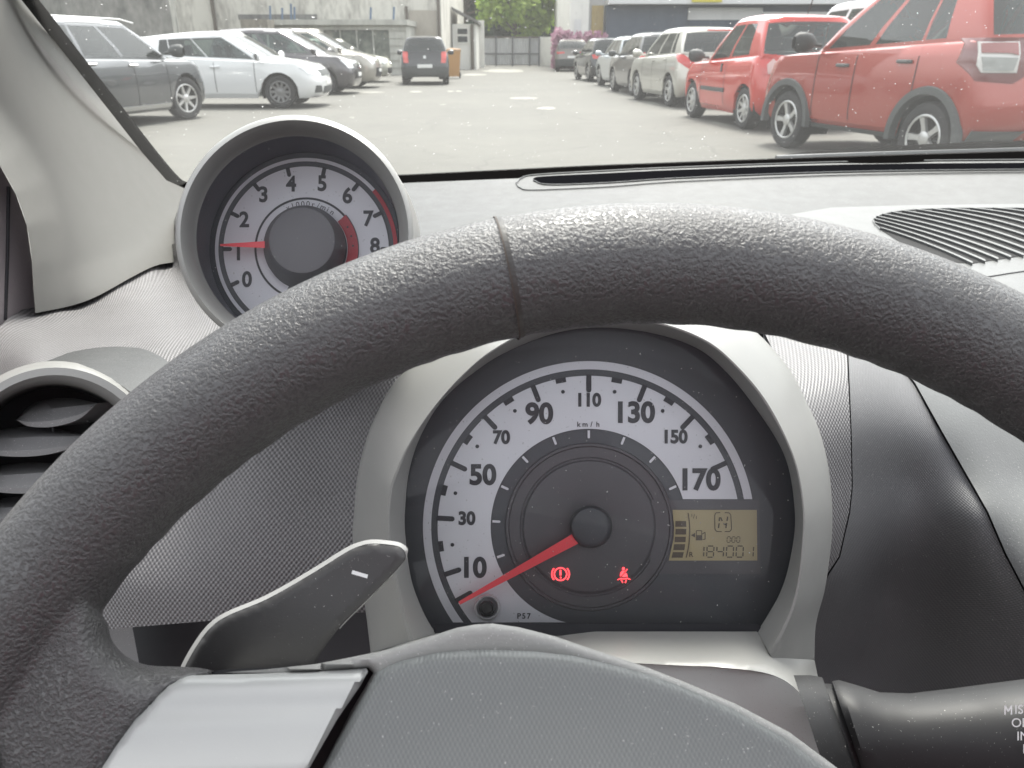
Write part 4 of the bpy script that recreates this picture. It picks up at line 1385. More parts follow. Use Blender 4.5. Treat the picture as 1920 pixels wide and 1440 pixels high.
# thickness of its lower edge and a dark sheet painted as the shaded void below
lo_edge = [(690, 1148), (406, 1163), (212, 1179), (100, 1192), (-100, 1210)]
le = MB()
e0 = [W(x, y, float(DD(x, y)[0])) for x, y in densify(lo_edge, 30, False)]
le.grid([e0, [p + FWD * .03 + Vector((0, 0, -.004)) for p in e0]])
under(le.build('lower_lip', M_DARK), dash)
kn = MB()
sheet(kn, [(-200, 1120), (720, 1080), (760, 1500), (-200, 1500)], lambda x, y: .50 + 0 * x, 60)
under(kn.build('under_dash_shade', M_DARK), dash)
kb = MB()
sheet(kb, [(190, 1165), (246, 1165), (262, 1250), (262, 1330), (190, 1330)], lambda x, y: .44 + 0 * x, 20, .03)
under(kb.build('bracket', M_VENT), dash)
s2 = MB()
sheet(s2, [(1423, 602), (1586, 642), (1588, 670), (1595, 813), (1597, 913), (1592, 960), (1573, 1043), (1553, 1073), (1500, 1180), (1460, 1100), (1470, 700)], DD, 13)
under(s2.build('cluster_surround', M_STUD), dash)
s3 = MB()
dd3 = lambda x, y: DD(x, y) + .001
sheet(s3, [(1590, 642), (1640, 630), (1712, 718), (1765, 813), (1849, 960), (1882, 1037), (1922, 1113), (1985, 1250), (2010, 1500), (1480, 1500), (1500, 1184), (1555, 1076), (1575, 1045), (1594, 962), (1599, 913), (1597, 813)], dd3, 14, .01)
under(s3.build('centre_panel', M_FINE), dash)
cs = MB()
dd4 = lambda x, y: DD(x, y) - .002
cs_out = [(1482, 402), (1559, 389), (1691, 385), (1920, 382), (2250, 379), (2250, 1300), (1990, 1250), (1926, 1113), (1886, 1037), (1853, 960), (1769, 813), (1716, 718), (1642, 628), (1588, 600), (1562, 521), (1522, 460)]
sheet(cs, cs_out, dd4, 14, .01)
con = under(cs.build('console', M_CONS), dash)
jn = MB().tube([W(x, y, float(dd4(x, y)[0]) - .0003) for x, y in spline([(1830, 523), (1867, 517), (1920, 509), (2100, 485)], 6)], .0008, 5)
under(jn.build('joint', M_DARK), dash)
core = MB()  # dark backing added to stop light showing through the panel joints
sheet(core, [(1430, 615), (1600, 560), (2250, 400), (2250, 1500), (1460, 1500), (1470, 1100)], lambda x, y: DD(x, y) + .012, 24)
under(core.build('dash_light_stop', M_DARK), dash)
# speaker style grille on the console
gr_out = [(1650, 430), (1640, 420), (1638, 413), (1645, 406), (1665, 400), (1691, 396), (1721, 393.5), (1760, 392), (1804, 391), (1920, 391), (2100, 392), (2100, 452), (1920, 479), (1822, 494), (1790, 492), (1740, 476), (1690, 456)]
gb = MB()
sheet(gb, gr_out, lambda x, y: dd4(x, y) - .0012, 12)
grl = under(gb.build('air_grille', mat('grille_shade', (.022, .022, .023), .8, spec=.2)), dash)  # dark backing sheet, shade between the slats is put into its colour
starts = spline([(480, 480), (425, 425), (415, 388), (440, 364), (500, 342), (590, 322), (700, 308), (840, 297), (1000, 290), (1180, 285), (1380, 282), (1600, 281), (1830, 281), (2060, 281)], 1)
slat_m = MB()
for i, s0 in enumerate(starts):
    e_ = np.array((1400 + 128 * i, 828 - 20 * i))
    mid = (np.array(s0) + e_) / 2 + np.array((40, -25 - 9 * i))
    pts = []
    for t in np.linspace(0, 1, 22):
        q = (1 - t) ** 2 * np.array(s0) + 2 * t * (1 - t) * mid + t * t * e_
        pts.append((q[0] / 5.333 + 1560, q[1] / 5.333 + 340, t))
    up_, dn_ = Vector((0, 0, .0026)), Vector((0, 0, -.003))
    r0 = [W(x, y, float(dd4(x, y)[0])) + up_ for x, y, t in pts]
    r1 = [W(x, y + 1.0 + 2.6 * t, float(dd4(x, y + 1.0 + 2.6 * t)[0])) + up_ for x, y, t in pts]
    slat_m.grid([[p + dn_ for p in r0], r0, r1, [p + dn_ for p in r1]])
under(slat_m.build('slats', M_CONS), dash)
rim_g = MB()
loop = densify(spline(gr_out[:10], 4), 8, False)
rim_g.tube([W(x, y, float(dd4(x, y)[0]) - .001) for x, y in loop], .0011, 6)
under(rim_g.build('grille_edge', M_CONS), dash)
# demister slot
dv_top = spline([(968, 344), (978, 334), (1007, 328), (1140, 320.5), (1280, 314), (1580, 304), (1920, 300), (2200, 301)], 10)
dv_bot = spline([(968, 344), (976, 352), (1003, 356), (1140, 350), (1280, 340), (1580, 328), (1920, 322.5), (2200, 322)], 10)
dd5 = lambda x, y: float(DD(x, y)[0])
def lerp_rows(a, b, off, n=5):
    return [[W(x0 + (x1 - x0) * t, y0 + (y1 - y0) * t, dd5(x0 + (x1 - x0) * t, y0 + (y1 - y0) * t) - off) for (x0, y0), (x1, y1) in zip(a, b)] for t in np.linspace(0, 1, n)]
vt = MB()
vt.grid(lerp_rows(dv_top, dv_bot, .0016))
dv = under(vt.build('demister_vent', M_DASH), dash)
sl_top = spline([(1000, 334), (1020, 330.5), (1140, 324.5), (1280, 318), (1580, 308.5), (1920, 305), (2200, 305)], 10)
sl_bot = spline([(1000, 338), (1030, 346), (1140, 342.5), (1280, 333.5), (1580, 322), (1920, 317.5), (2200, 317)], 10)
v2 = MB()
v2.grid(lerp_rows(sl_top, sl_bot, .0034))
under(v2.build('slot', mat('slot_shade', (.005, .005, .006), 1.0, spec=0.0)), dash)  # black strip laid on the dash, the slot's shade is its colour
v3 = MB()
for k in range(36):
    x = 1080 + k * 31
    if x > 2150: break
    yb = np.interp(x, [p[0] for p in sl_bot], [p[1] for p in sl_bot])
    v3.add([W(x - 3, yb + .6, dd5(x, yb) - .0052), W(x + 3, yb + .6, dd5(x, yb) - .0052), W(x + 1.3, yb - 2.6, dd5(x, yb) - .0052), W(x - 1.3, yb - 2.6, dd5(x, yb) - .0052)], [(0, 1, 2, 3)])
v3.tube([W(x, y, dd5(x, y) - .0046) for x, y in sl_bot], .0009, 5)
v3.tube([W(x, y - .5, dd5(x, y) - .0030) for x, y in dv_top], .0011, 5)
v3.tube([W(x, y, dd5(x, y) - .0034) for x, y in dv_bot], .0007, 5)
under(v3.build('notched_lip', M_CONS), dash)

# the far side of the dashboard, past the frame
pr = MB()
ys_ = [297, 330, 378, 450, 560, 700, 850, 1000, 1150, 1300]
ee = [W(2248, y, float((DD if y < 378 else dd4)(2248, y)[0])) for y in ys_]
pr.grid([ee, [Vector((.5 * (p.x + 1.14), p.y - .01, p.z)) for p in ee], [Vector((1.14, p.y, p.z - .01)) for p in ee]])
under(pr.build('passenger_panel', M_CONS), dash)
fl = MB()
fl.grid([[Vector((x, y, z)) for x in (-.46, .3, 1.15)] for y, z in ((.93, .88), (.94, .5), (.85, .33), (.0, .30), (-1.3, .32))])
tag(fl.build('cabin_floor', mat('floor_carpet', (.03, .03, .032), .95)), 'dark carpeted car floor below the dashboard and steering wheel', 'floor')
# round side vent
def vring(prof, c=VC, n=72):
    rows = []
    for r, d in prof:
        rows.append([W(x, y, d) for x, y in ring_px(c[0], c[1], r, r, n)])
    return rows
vb = MB()
vb.grid(vring([(212, .430), (208, .405), (205, .398), (200, .394), (186, .3935), (178, .3965), (171, .404), (169, .412), (166, .45), (160, .50)]), close_u=True)
vent = under(vb.build('air_vent', M_SILVER), dash)
vk = MB()
sheet(vk, ring_px(VC[0], VC[1], 200, 200), lambda x, y: .495 + 0 * x, 60)
vk.grid(vring([(172.5, .4085), (173, .47), (190, .495)]), close_u=True)
under(vk.build('vent_duct', m_plain('duct_plastic', (.11, .11, .115), .6, 900, .1, 0)), dash)
for (lx, ly), (mx_, my_), (rx_, ry_), (bx, by), dpt in (((30, 787), (95, 748), (183, 756), (100, 800), .412), ((-62, 838), (40, 800), (170, 818), (55, 856), .406), ((-66, 905), (40, 868), (175, 880), (55, 925), .404), ((-60, 965), (40, 930), (170, 940), (55, 985), .405)):
    up = spline([(lx, ly), ((lx + mx_) / 2 - 4, (ly + my_) / 2 - 8), (mx_, my_), ((rx_ + mx_) / 2, (ry_ + my_) / 2 - 5), (rx_, ry_)], 5)
    dn = spline([(lx, ly), ((lx + bx) / 2 - 10, (ly + by) / 2 + 6), (bx, by), ((rx_ + bx) / 2 + 6, (ry_ + by) / 2 + 8), (rx_, ry_)], 5)
    s_ = MB()
    r_up = [W(x, y, dpt + .030) for x, y in up]
    r_a = [W(x, y * .35 + yu * .65, dpt + .006) for (x, y), (xu, yu) in zip(dn, up)]
    r_l0 = [W(x, y - 12 * math.sin(math.pi * k / (len(dn) - 1)), dpt) for k, (x, y) in enumerate(dn)]
    r_l1 = [W(x, y, dpt + .0005) for x, y in dn]
    s_.grid([r_up, r_a, r_l0])
    s_.grid([r_l0, r_l1, [p + FWD * .03 for p in r_l1]])
    under(s_.build('vent_slat', M_VENT, sharp=30), dash)
for a, b in (((98, 797), (101, 815)), ((150, 780), (166, 792))):
    s_ = MB().tube([W(*a, .42), W(*b, .43)], .0006, 5)
    under(s_.build('vent_rib', M_VENT), dash)
# smooth eyebrow between the vent and the studded skin
eb_t = spline([(60, 690), (121, 664), (165, 654), (212, 650), (262, 653), (292, 664), (318, 682), (350, 730)], 6)
eb_b = spline([(62, 700), (104, 690), (140, 690), (178, 699), (216, 716), (243, 734), (266, 758), (290, 808)], 6)
eb = MB()
eb.grid([[W(x, y, dd5(x, y) - .001) for x, y in eb_t], [W(.5 * (x + a), .5 * (y + b), dd5(.5 * (x + a), .5 * (y + b)) - .012) for (x, y), (a, b) in zip(eb_t, eb_b)], [W(x, y, .402) for x, y in eb_b]])
under(eb.build('vent_hood', M_DASH, sharp=80), dash)

# ------------------------------------------------------------------ gauges: shared helpers
class Dial:
    """flat artwork on a gauge plate; px about (cx, cy), plate depth d"""
    def __init__(s, cx, cy, d):
        s.cx, s.cy, s.d = cx, cy, d
    def p(s, r, a, lift=0.0):
        return W(s.cx + r * math.sin(R_(a)), s.cy - r * math.cos(R_(a)), s.d - lift)
    def sector(s, mb, r0, r1, a0, a1, lift, n=60, cut=None):
        rows = []
        for r in np.linspace(r0, r1, 9):
            b0, b1 = cut(r) if cut else (a0, a1)
            rows.append([s.p(r, b0 + (b1 - b0) * k / n, lift) for k in range(n + 1)])
        mb.grid(rows)
    def bar(s, mb, r0, r1, a, wd, lift, rnd=True):
        """radial tick from r1 (outer) in to r0, rounded at the inner end"""
        pts = [(r1, -wd / 2), (r1, wd / 2)]
        if rnd:
            pts += [(r0 + wd / 2 - wd / 2 * math.sin(R_(t)), wd / 2 * math.cos(R_(t))) for t in range(0, 181, 30)]
        else:
            pts += [(r0, wd / 2), (r0, -wd / 2)]
        ca, sa = math.cos(R_(a)), math.sin(R_(a))
        mb.add([W(s.cx + r * sa + t * ca, s.cy - r * ca + t * sa, s.d - lift) for r, t in pts], [tuple(range(len(pts)))])
    def disc(s, mb, r, lift, c=None, n=48):
        cx, cy = c or (s.cx, s.cy)
        mb.add([W(cx + r * math.sin(2 * math.pi * k / n), cy - r * math.cos(2 * math.pi * k / n), s.d - lift) for k in range(n)], [tuple(range(n))])
    def poly(s, mb, pts, lift):
        mb.add([W(x, y, s.d - lift) for x, y in pts], [tuple(range(len(pts)))])
    def write(s, mb, body, x, y, cap, lift, bold=0.0, sx=1.0, rot=0.0, align='CENTER'):
        k = (s.d - lift) / FPX
        o = W(x, y, s.d - lift)
        Mx = Matrix.Translation(o) @ Matrix.Rotation(math.pi / 2 - PITCH, 4, 'X') @ Matrix.Rotation(R_(rot), 4, 'Z')
        size = cap / 0.73 * k
        mb.text(body, Mx, size, bold * size, align=align, sx=sx)
    def line(s, mb, a, b, wd, lift):
        a, b = np.array(a, float), np.array(b, float)
        t = (b - a) / np.hypot(*(b - a))
        n_ = np.array((-t[1], t[0])) * wd / 2
        s.poly(mb, [a + n_, b + n_, b - n_, a - n_], lift)
# ------------------------------------------------------------------ speedometer
sp_root = empty('speedometer', W(1108, 988, .335))
tag(sp_root, 'big round speedometer in a silver surround behind the steering wheel, red needle at zero', 'speedometer')
SD = Dial(1104, 988, .336)
sp_in = [(820, 1192), (795, 1150), (771, 1085), (760, 1000), (760, 950), (768, 880), (790, 815), (832, 748), (900, 690), (960, 655), (1040, 625), (1120, 614), (1210, 622), (1290, 645), (1344, 680), (1405, 749), (1470, 852), (1490, 955), (1485, 1030), (1464, 1108), (1420, 1185)]
sp_rg = [(768, 1203), (752, 1150), (743, 1100), (729, 1040), (725, 975), (730, 920), (739, 892), (765, 835), (812, 765), (870, 700), (925, 655), (1000, 618), (1120, 596), (1230, 604), (1320, 636), (1380, 684), (1440, 757), (1490, 860), (1508, 955), (1506, 1030), (1500, 1089), (1485, 1150), (1447, 1233)]
sp_ou = [(695, 1224), (684, 1136), (668, 1060), (661, 1005), (664, 960), (669, 900), (681, 844), (702, 785), (751, 704), (850, 640), (950, 595), (1112, 574), (1280, 578), (1370, 596), (1423, 627), (1480, 693), (1513, 755), (1537, 810), (1553, 873), (1560, 940), (1560, 1000), (1555, 1050), (1546, 1108), (1530, 1170), (1527, 1237)]
def resample(pts, n):
    P = np.array(spline(pts, 12))
    s_ = np.r_[0, np.cumsum(np.hypot(*np.diff(P, axis=0).T))]
    t = np.linspace(0, s_[-1], n)
    return np.stack([np.interp(t, s_, P[:, 0]), np.interp(t, s_, P[:, 1])], 1)
NB = 150
ri, rr, ro = resample(sp_in, NB), resample(sp_rg, NB), resample(sp_ou, NB)
hb = MB()
mixp = lambda a, b, t: a * (1 - t) + b * t
loops = [(ro, .375), (ro, .338), (mixp(ro, rr, .06), .3335), (mixp(ro, rr, .5), .3215), (mixp(ro, rr, .88), .3115), (rr, .309), (mixp(rr, ri, .15), .3092), (mixp(rr, ri, .6), .3165), (mixp(rr, ri, .92), .3215), (ri, .323), (ri, .345)]
hb.grid([[W(x, y, d) for x, y in lp_] for lp_, d in loops])
under(hb.build('surround', M_SILVER, sharp=50), sp_root)
fold = [(690, 1246), (900, 1242), (1100, 1240), (1280, 1248), (1350, 1251), (1440, 1263), (1490, 1290), (1522, 1335), (1560, 1405), (1580, 1470)]
FO = np.array(spline(fold, 8))
sill = MB()
def fold_t(x, y):
    d = edge_dist(np.stack([np.ravel(x), np.ravel(y)], 1), np.r_[FO, FO[::-1]])
    return d
SL_ = Depth([(820, 1187, .3228), (1112, 1184, .3228), (1420, 1184, .3228), (768, 1203, .309), (695, 1224, .336), (1447, 1233, .309), (1487, 1235, .3215), (1527, 1237, .3335), (1533, 1267, .333), (1556, 1312, .325), (1580, 1360, .317), (1597, 1427, .309), (1604, 1470, .305), (690, 1246, .292), (900, 1242, .289), (1100, 1240, .288), (1280, 1248, .288), (1350, 1251, .289), (1440, 1263, .291), (1490, 1290, .293), (1522, 1335, .293), (1560, 1405, .291), (1580, 1470, .289)])
sill_d = lambda x, y: SL_(x, y) + .0035 * np.exp(-fold_t(x, y) / 7)
sill_out = [(768, 1203), (820, 1187), (1112, 1184), (1420, 1184), (1447, 1233), (1527, 1237), (1533, 1267), (1556, 1312), (1580, 1360), (1597, 1427), (1604, 1470)] + [tuple(p) for p in FO[::-1]] + [(695, 1224)]
sheet(sill, sill_out, sill_d, 9)
ed_ = [W(x, y, float(sill_d(x, y)[0])) for x, y in densify([(1527, 1237), (1533, 1267), (1556, 1312), (1580, 1360), (1597, 1427), (1604, 1470)], 10, False)]
sill.grid([ed_, [p + FWD * .06 for p in ed_]])
under(sill.build('lower_sill', M_SILVER, sharp=50), sp_root)
colm = MB()
sheet(colm, [tuple(p + np.array((0, .5))) for p in FO] + [(1560, 1560), (690, 1560)], lambda x, y: SL_(x, y) * 0 + .2958 - .0 * x + .004 * np.clip(fold_t(x, y) / 220, 0, 1) ** .8, 11)
under(colm.build('column_cover', m_plain('column_silver_lifted', (0.60, 0.62, 0.60), 0.6, 1500, 0.1, 0.62, metal=0)), sp_root)  # silver plastic again, colour lightened to offset the shade here

face = MB()
sheet(face, [tuple(p + (p - np.array((1112, 960))) * .02) for p in ri[::2]] + [(1420, 1200), (1112, 1200), (820, 1205)], lambda x, y: SD.d + .0004 + 0 * x, 40)
fc = under(face.build('dial_face', M_FACE), sp_root)
wb_ = MB()
cut_in = lambda r: (-(90 + math.degrees(math.asin(min(1, 179 / r)))), 90 - math.degrees(math.asin(52 / r)))
SD.sector(wb_, 184, 283.5, 0, 0, .0003, 120, cut_in)
SD.sector(wb_, 295.5, 311, 0, 0, .0003, 120, cut_in)
# the tail of the white field under the needle
under(wb_.build('white_scale', M_WHITE), sp_root)
ink = MB()
for v_ in range(10, 171, 20):
    SD.bar(ink, 252, 286, (v_ - 110) * 1.083, 9.5, .0006)
for v_ in list(range(20, 161, 20)):
    a = (v_ - 110) * 1.083
    SD.sector(ink, 275, 284, a - 2.0, a + 2.0, .0006, 4)
    SD.disc(ink, 3.6, .0006, (1104 + 258 * math.sin(R_(a)), 988 - 258 * math.cos(R_(a))), 12)
SD.bar(ink, 250, 286, -119.2, 10, .0006)
under(ink.build('scale_marks', M_INK), sp_root)
nums = MB()
for body, x, y, cap in (('10', 887, 1066, 38), ('50', 905, 892, 38), ('90', 1011, 777, 39), ('130', 1189, 775, 39), ('170', 1311, 901, 40)):
    SD.write(nums, body, x, y, cap, .0006, .038, .97)
for body, x, y, cap in (('30', 875, 973, 24.5), ('70', 940, 821, 24.5), ('110', 1103, 751, 24.5), ('150', 1265, 820, 24.5)):
    SD.write(nums, body, x, y, cap, .0006, .045, .95)
for i, ch in enumerate('km/h'):
    SD.write(nums, ch, 1085 + i * 12, 796, 10, .0006, .012)
for i, ch in enumerate('P57'):
    SD.write(nums, ch, 973 + i * 9.2, 1155.5, 10.5, .0006, .022)
under(nums.build('numerals', M_INK, smooth=False), sp_root)
wt = MB()
for v_ in range(-10 + 20, 171, 20):
    SD.bar(wt, 166, 181, (v_ - 110) * 1.083, 4.5, .0006)
under(wt.build('inner_ticks', M_WHITE2), sp_root)
disc = MB()
def dring(mb, D, c, prof, n=72):
    mb.grid([[W(c[0] + r * math.sin(2 * math.pi * k / n), c[1] - r * math.cos(2 * math.pi * k / n), D.d - l) for k in range(n)] for r, l in prof], close_u=True)
dring(disc, SD, (1105, 988), [(158, .0002), (156, .0012), (152, .0012), (150, .0003), (131, .0003), (129, -.0002), (126, -.0002), (123, .0016), (119, .0020), (60, .0020), (0.1, .0020)])
under(disc.build('inner_disc', M_FACE2), sp_root)
hub = MB()
dring(hub, SD, (1108, 988), [(40, .0022), (38, .0090), (35, .0105), (30, .0110), (10, .0113), (.1, .0113)])
under(hub.build('needle_hub', M_FACE), sp_root)
nd = MB()
c0, c1 = np.array((1079., 1010.)), np.array((861., 1131.))
tn = (c1 - c0) / np.hypot(*(c1 - c0))
nn = np.array((-tn[1], tn[0]))
q = [c0 + nn * 10.5, c0 - nn * 10.5, c1 - nn * 3.2, c1 + nn * 3.2]
nd.add([W(*p, SD.d - .0075) for p in q] + [W(*p, SD.d - .0055) for p in q], [(0, 1, 2, 3), (0, 4, 5, 1), (1, 5, 6, 2), (2, 6, 7, 3), (3, 7, 4, 0)])
under(nd.build('needle', M_NEEDLE, smooth=False), sp_root)
sk = MB()
dring(sk, SD, (914, 1139), [(25, .0005), (25, .006), (22, .0075), (19.5, .007), (19, .001)])
under(sk.build('reset_socket', M_STEEL), sp_root)
bt = MB()
dring(bt, SD, (913, 1141), [(15, .0006), (15, .012), (13.5, .0135), (11, .0138), (10, .0128), (.1, .0128)])
under(bt.build('reset_button', M_GLOSSBLACK), sp_root)
# display
fr_ = MB()
sheet(fr_, [(1222, 937), (1424, 937), (1426, 1076), (1218, 1076)], lambda x, y: SD.d - .0005 + 0 * x, 60)
under(fr_.build('display_frame', M_FACE2), sp_root)
lcd = MB()
sheet(lcd, [(1261, 956), (1419, 956), (1420, 1051), (1254, 1051), (1263, 1010), (1264, 990)], lambda x, y: SD.d - .0009 + 0 * x, 50)
ld = under(lcd.build('display', M_LCD), sp_root)
li = MB()
def C3(x, y): return (1220 + x / 7.2, 920 + y / 7.2)
for (a, b, c_, d_) in (((335, 410), (478, 410), (482, 488), (332, 488)), ((338, 516), (482, 516), (478, 592), (333, 592)), ((328, 622), (475, 622), (470, 695), (322, 695)), ((318, 722), (466, 722), (455, 803), (305, 803)), ((300, 830), (448, 830), (430, 905), (282, 905))):
    SD.poly(li, [C3(*a), C3(*b), C3(*c_), C3(*d_)], .0012)
arc_ = [C3(*p) for p in spline([(505, 300), (522, 420), (528, 560), (520, 700), (500, 820), (478, 905)], 4)]
for a, b in zip(arc_[:-1], arc_[1:]):
    SD.line(li, a, b, 1.8, .0012)
rb = [C3(*p) for p in [(880, 300), (940, 296)]], [C3(*p) for p in [(1000, 296), (1060, 300), (1082, 330), (1088, 420), (1092, 520), (1070, 550), (1000, 552)]], [C3(*p) for p in [(960, 552), (890, 550), (868, 520), (866, 420), (866, 330), (880, 300)]]
for seg in rb:
    for a, b in zip(seg[:-1], seg[1:]):
        SD.line(li, a, b, 1.5, .0012)
for a, b in (((930, 360), (925, 410)), ((945, 360), (965, 410)), ((1040, 350), (1030, 410)), ((925, 440), (915, 505)), ((985, 440), (1000, 460)), ((1025, 440), (1015, 505)), ((1000, 460), (1030, 440))):
    SD.line(li, C3(*a), C3(*b), 2.4, .0012)
def seg7(ch, x, y, w_, h_, t):
    on = {'0': 'abcdef', '1': 'bc', '8': 'abcdefg', '4': 'fgbc'}[ch]
    sl_ = .06 * h_
    P = {'a': ((.12, 0), (.88, 0)), 'b': ((1, .08), (1, .44)), 'c': ((1, .56), (1, .92)), 'd': ((.12, 1), (.88, 1)), 'e': ((0, .56), (0, .92)), 'f': ((0, .08), (0, .44)), 'g': ((.12, .5), (.88, .5))}
    for k in on:
        (x0, y0), (x1, y1) = P[k]
        SD.line(li, C3(x + x0 * w_ + (1 - y0) * sl_, y + y0 * h_), C3(x + x1 * w_ + (1 - y1) * sl_, y + y1 * h_), t, .0012)
for ch, x in (('1', 622), ('8', 755), ('4', 888), ('0', 1020), ('0', 1152), ('1', 1290)):
    seg7(ch, x, 748, 92, 150, 2.1)
for x in (1030, 1095, 1160):
    seg7('0', x, 622, 42, 76, 1.3)
SD.line(li, C3(1095, 640), C3(1095, 690), 1.2, .0012)
SD.write(li, '1', *C3(556, 335), 6, .0012, .01); SD.write(li, '/', *C3(585, 350), 8, .0012, .01); SD.write(li, '1', *C3(618, 365), 6, .0012, .01)
SD.write(li, 'R', *C3(545, 865), 9.5, .0012, .015)
for a, b in (((618, 540), (690, 540)), ((690, 540), (690, 670)), ((618, 540), (618, 670)), ((690, 590), (735, 560)), ((735, 560), (735, 660)), ((700, 660), (735, 655))):
    SD.line(li, C3(*a), C3(*b), 1.4, .0012)
SD.poly(li, [C3(618, 600), C3(690, 600), C3(690, 670), C3(618, 670)], .0013)
SD.poly(li, [C3(545, 602), C3(600, 570), C3(600, 632)], .0013)
under(li.build('display_digits', M_LCDINK, smooth=False), sp_root)
# warning lamps
w1 = MB()
WD = Dial(1051, 1076.5, SD.d)
WD.sector(w1, 10.5, 12.9, 0, 360, .0023, 32)
WD.sector(w1, 15.2, 17.6, 48, 132, .0023, 14)
WD.sector(w1, 15.2, 17.6, 228, 312, .0023, 14)
WD.line(w1, (1050.7, 1068.5), (1051, 1079), 3.2, .0023)
WD.disc(w1, 1.7, .0023, (1051.2, 1083), 10)
bl = under(w1.build('brake_warning', M_WARN), sp_root)
w2 = MB()
def Cw(x, y): return (1020 + x / 9.6, 1040 + y / 9.6)
for pts in ([(1430, 222), (1452, 235), (1456, 262), (1440, 282), (1418, 282), (1403, 262), (1407, 235)], [(1405, 290), (1448, 290), (1455, 310), (1380, 392), (1366, 385), (1372, 330)], [(1468, 322), (1492, 345), (1505, 398), (1420, 402), (1400, 392)], [(1490, 255), (1508, 262), (1470, 310), (1458, 300)], [(1375, 418), (1435, 428), (1505, 415), (1560, 440), (1552, 455), (1500, 436), (1435, 446), (1370, 438), (1330, 462), (1318, 450)], [(1375, 448), (1398, 448), (1425, 500), (1412, 514)], [(1470, 448), (1492, 448), (1474, 514), (1452, 505)]):
    SD.poly(w2, [Cw(*p) for p in pts], .0023)
under(w2.build('belt_warning', M_WARN), sp_root)
# clear cover
ln = MB()
inner2 = [tuple(p) for p in ri[::3]] + [(1420, 1186)]
sheet(ln, inner2 + [(1112, 1187)], lambda x, y: .3235 - .004 * np.clip(edge_dist(np.stack([np.ravel(x), np.ravel(y)], 1), np.array(inner2)) / 200, 0, 1), 30)
under(ln.build('clear_cover', M_LENS), sp_root)
lip = MB()
sheet(lip, [(815, 1170), (1425, 1170), (1428, 1188), (812, 1194)], lambda x, y: .3225 + .0 * x, 60)
under(lip.build('face_edge', M_DARK), sp_root)

# ------------------------------------------------------------------ rev counter
TD = Dial(574, 467, .350)
tc = empty('rev_counter', W(566, 450, .335))
tag(tc, 'small round rev counter pod in a pale grey shell beside the pillar, needle near one', 'rev counter')
BC = (553, 441)
def tring(prof, n=96):
    return [[W(cx + r * math.sin(2 * math.pi * k / n), cy - r * math.cos(2 * math.pi * k / n), d) for k in range(n)] for cx, cy, r, d in prof]
pod = MB()
pod.grid(tring([(640, 505, 120, .56), (628, 494, 150, .50), (612, 482, 172, .45), (596, 468, 193, .40), (585, 461, 204, .37), (574, 452, 211, .345), (560, 444, 217, .323), (553.5, 440, 222, .313), (552, 439, 223.5, .309), (552, 439, 221, .3065), (552, 439, 214, .3055), (553, 440, 207, .3075), (555, 442, 196, .314), (557, 444, 192, .3165), (558, 445, 190, .3172)]), close_u=True)
under(pod.build('pod_shell', m_plain('pod_plastic', (0.27, 0.27, 0.262), 0.4, 1800, 0.06, 0.70, metal=.25, var=.1), sharp=60), tc)
well = MB()
well.grid(tring([(558, 445, 189.7, .3168), (562, 450, 188, .326), (574, 467, 181, .3505)]), close_u=True)
under(well.build('pod_well', m_plain('pod_well_plastic', (.20, .205, .225), .5, 900, .05, 0)), tc)
tf = MB()
TD.disc(tf, 186, -.0004, n=72)
under(tf.build('dial_face', M_FACE), tc)
tw = MB()
TD.sector(tw, 77, 155, -155, 130, .0003, 110)
TD.sector(tw, 164.5, 171, -155, 49, .0003, 90)
under(tw.build('white_scale', M_WHITE), tc)
tr_ = MB()
TD.sector(tr_, 164, 171.5, 49, 130, .0003, 40)
TD.sector(tr_, 78, 98, 49, 118, .0006, 40)
under(tr_.build('red_zone', M_REDZONE), tc)
ti = MB()
TD.sector(ti, 93, 97, -155, 49, .0006, 90)
TD.sector(ti, 97.5, 99, 49, 125, .0007, 40)
for k in range(9):
    TD.bar(ti, 139, 157, -90 + 25.7 * (k - 1), 7.5, .0006)
for a in (62, 74, 86):
    TD.disc(ti, 2, .0008, (574 + 88 * math.sin(R_(a)), 467 - 88 * math.cos(R_(a))), 8)
under(ti.build('scale_marks', M_INK), tc)
tnm = MB()
for body, x, y in (('0', 463, 525), ('1', 447, 475), ('2', 458, 413), ('3', 494, 366), ('4', 546, 346), ('5', 604, 345), ('6', 651, 368), ('7', 690, 411), ('8', 703, 462)):
    TD.write(tnm, body, x, y, 29, .0006, .032, .93)
for i, ch in enumerate('x1000r/min'):
    a = -24 + i * 6.6
    TD.write(tnm, ch, 574 + 84.5 * math.sin(R_(a)), 467 - 84.5 * math.cos(R_(a)), 10.5, .0006, .0, rot=-a)
under(tnm.build('numerals', M_INK, smooth=False), tc)
tk = MB()
tk.grid(tring([(571, 463, 77, .3497), (570, 461, 76, .344), (568, 455, 66, .3385), (567, 452, 63, .335), (566, 450.5, 61.5, .3338), (566, 450, 57, .3335), (566, 450, .1, .3335)], 64), close_u=True)
under(tk.build('needle_hub', M_FACE2), tc)
tnd = MB()
q = [(499, 452), (499, 465), (413, 461.5), (413, 457.5)]
tnd.add([W(*p, .3425) for p in q] + [W(*p, .3445) for p in q], [(0, 1, 2, 3), (0, 4, 5, 1), (1, 5, 6, 2), (2, 6, 7, 3), (3, 7, 4, 0)])
under(tnd.build('needle', M_NEEDLE, smooth=False), tc)
tl_ = MB()
rows = []
for k, r in enumerate((189, 160, 120, 70, 25, .1)):
    rows.append([W(558 + r * math.sin(2 * math.pi * j / 64), 445 - r * math.cos(2 * math.pi * j / 64), .318 - .006 * (1 - (r / 189) ** 2)) for j in range(64)])
tl_.grid(rows, close_u=True)
under(tl_.build('clear_cover', M_LENS), tc)

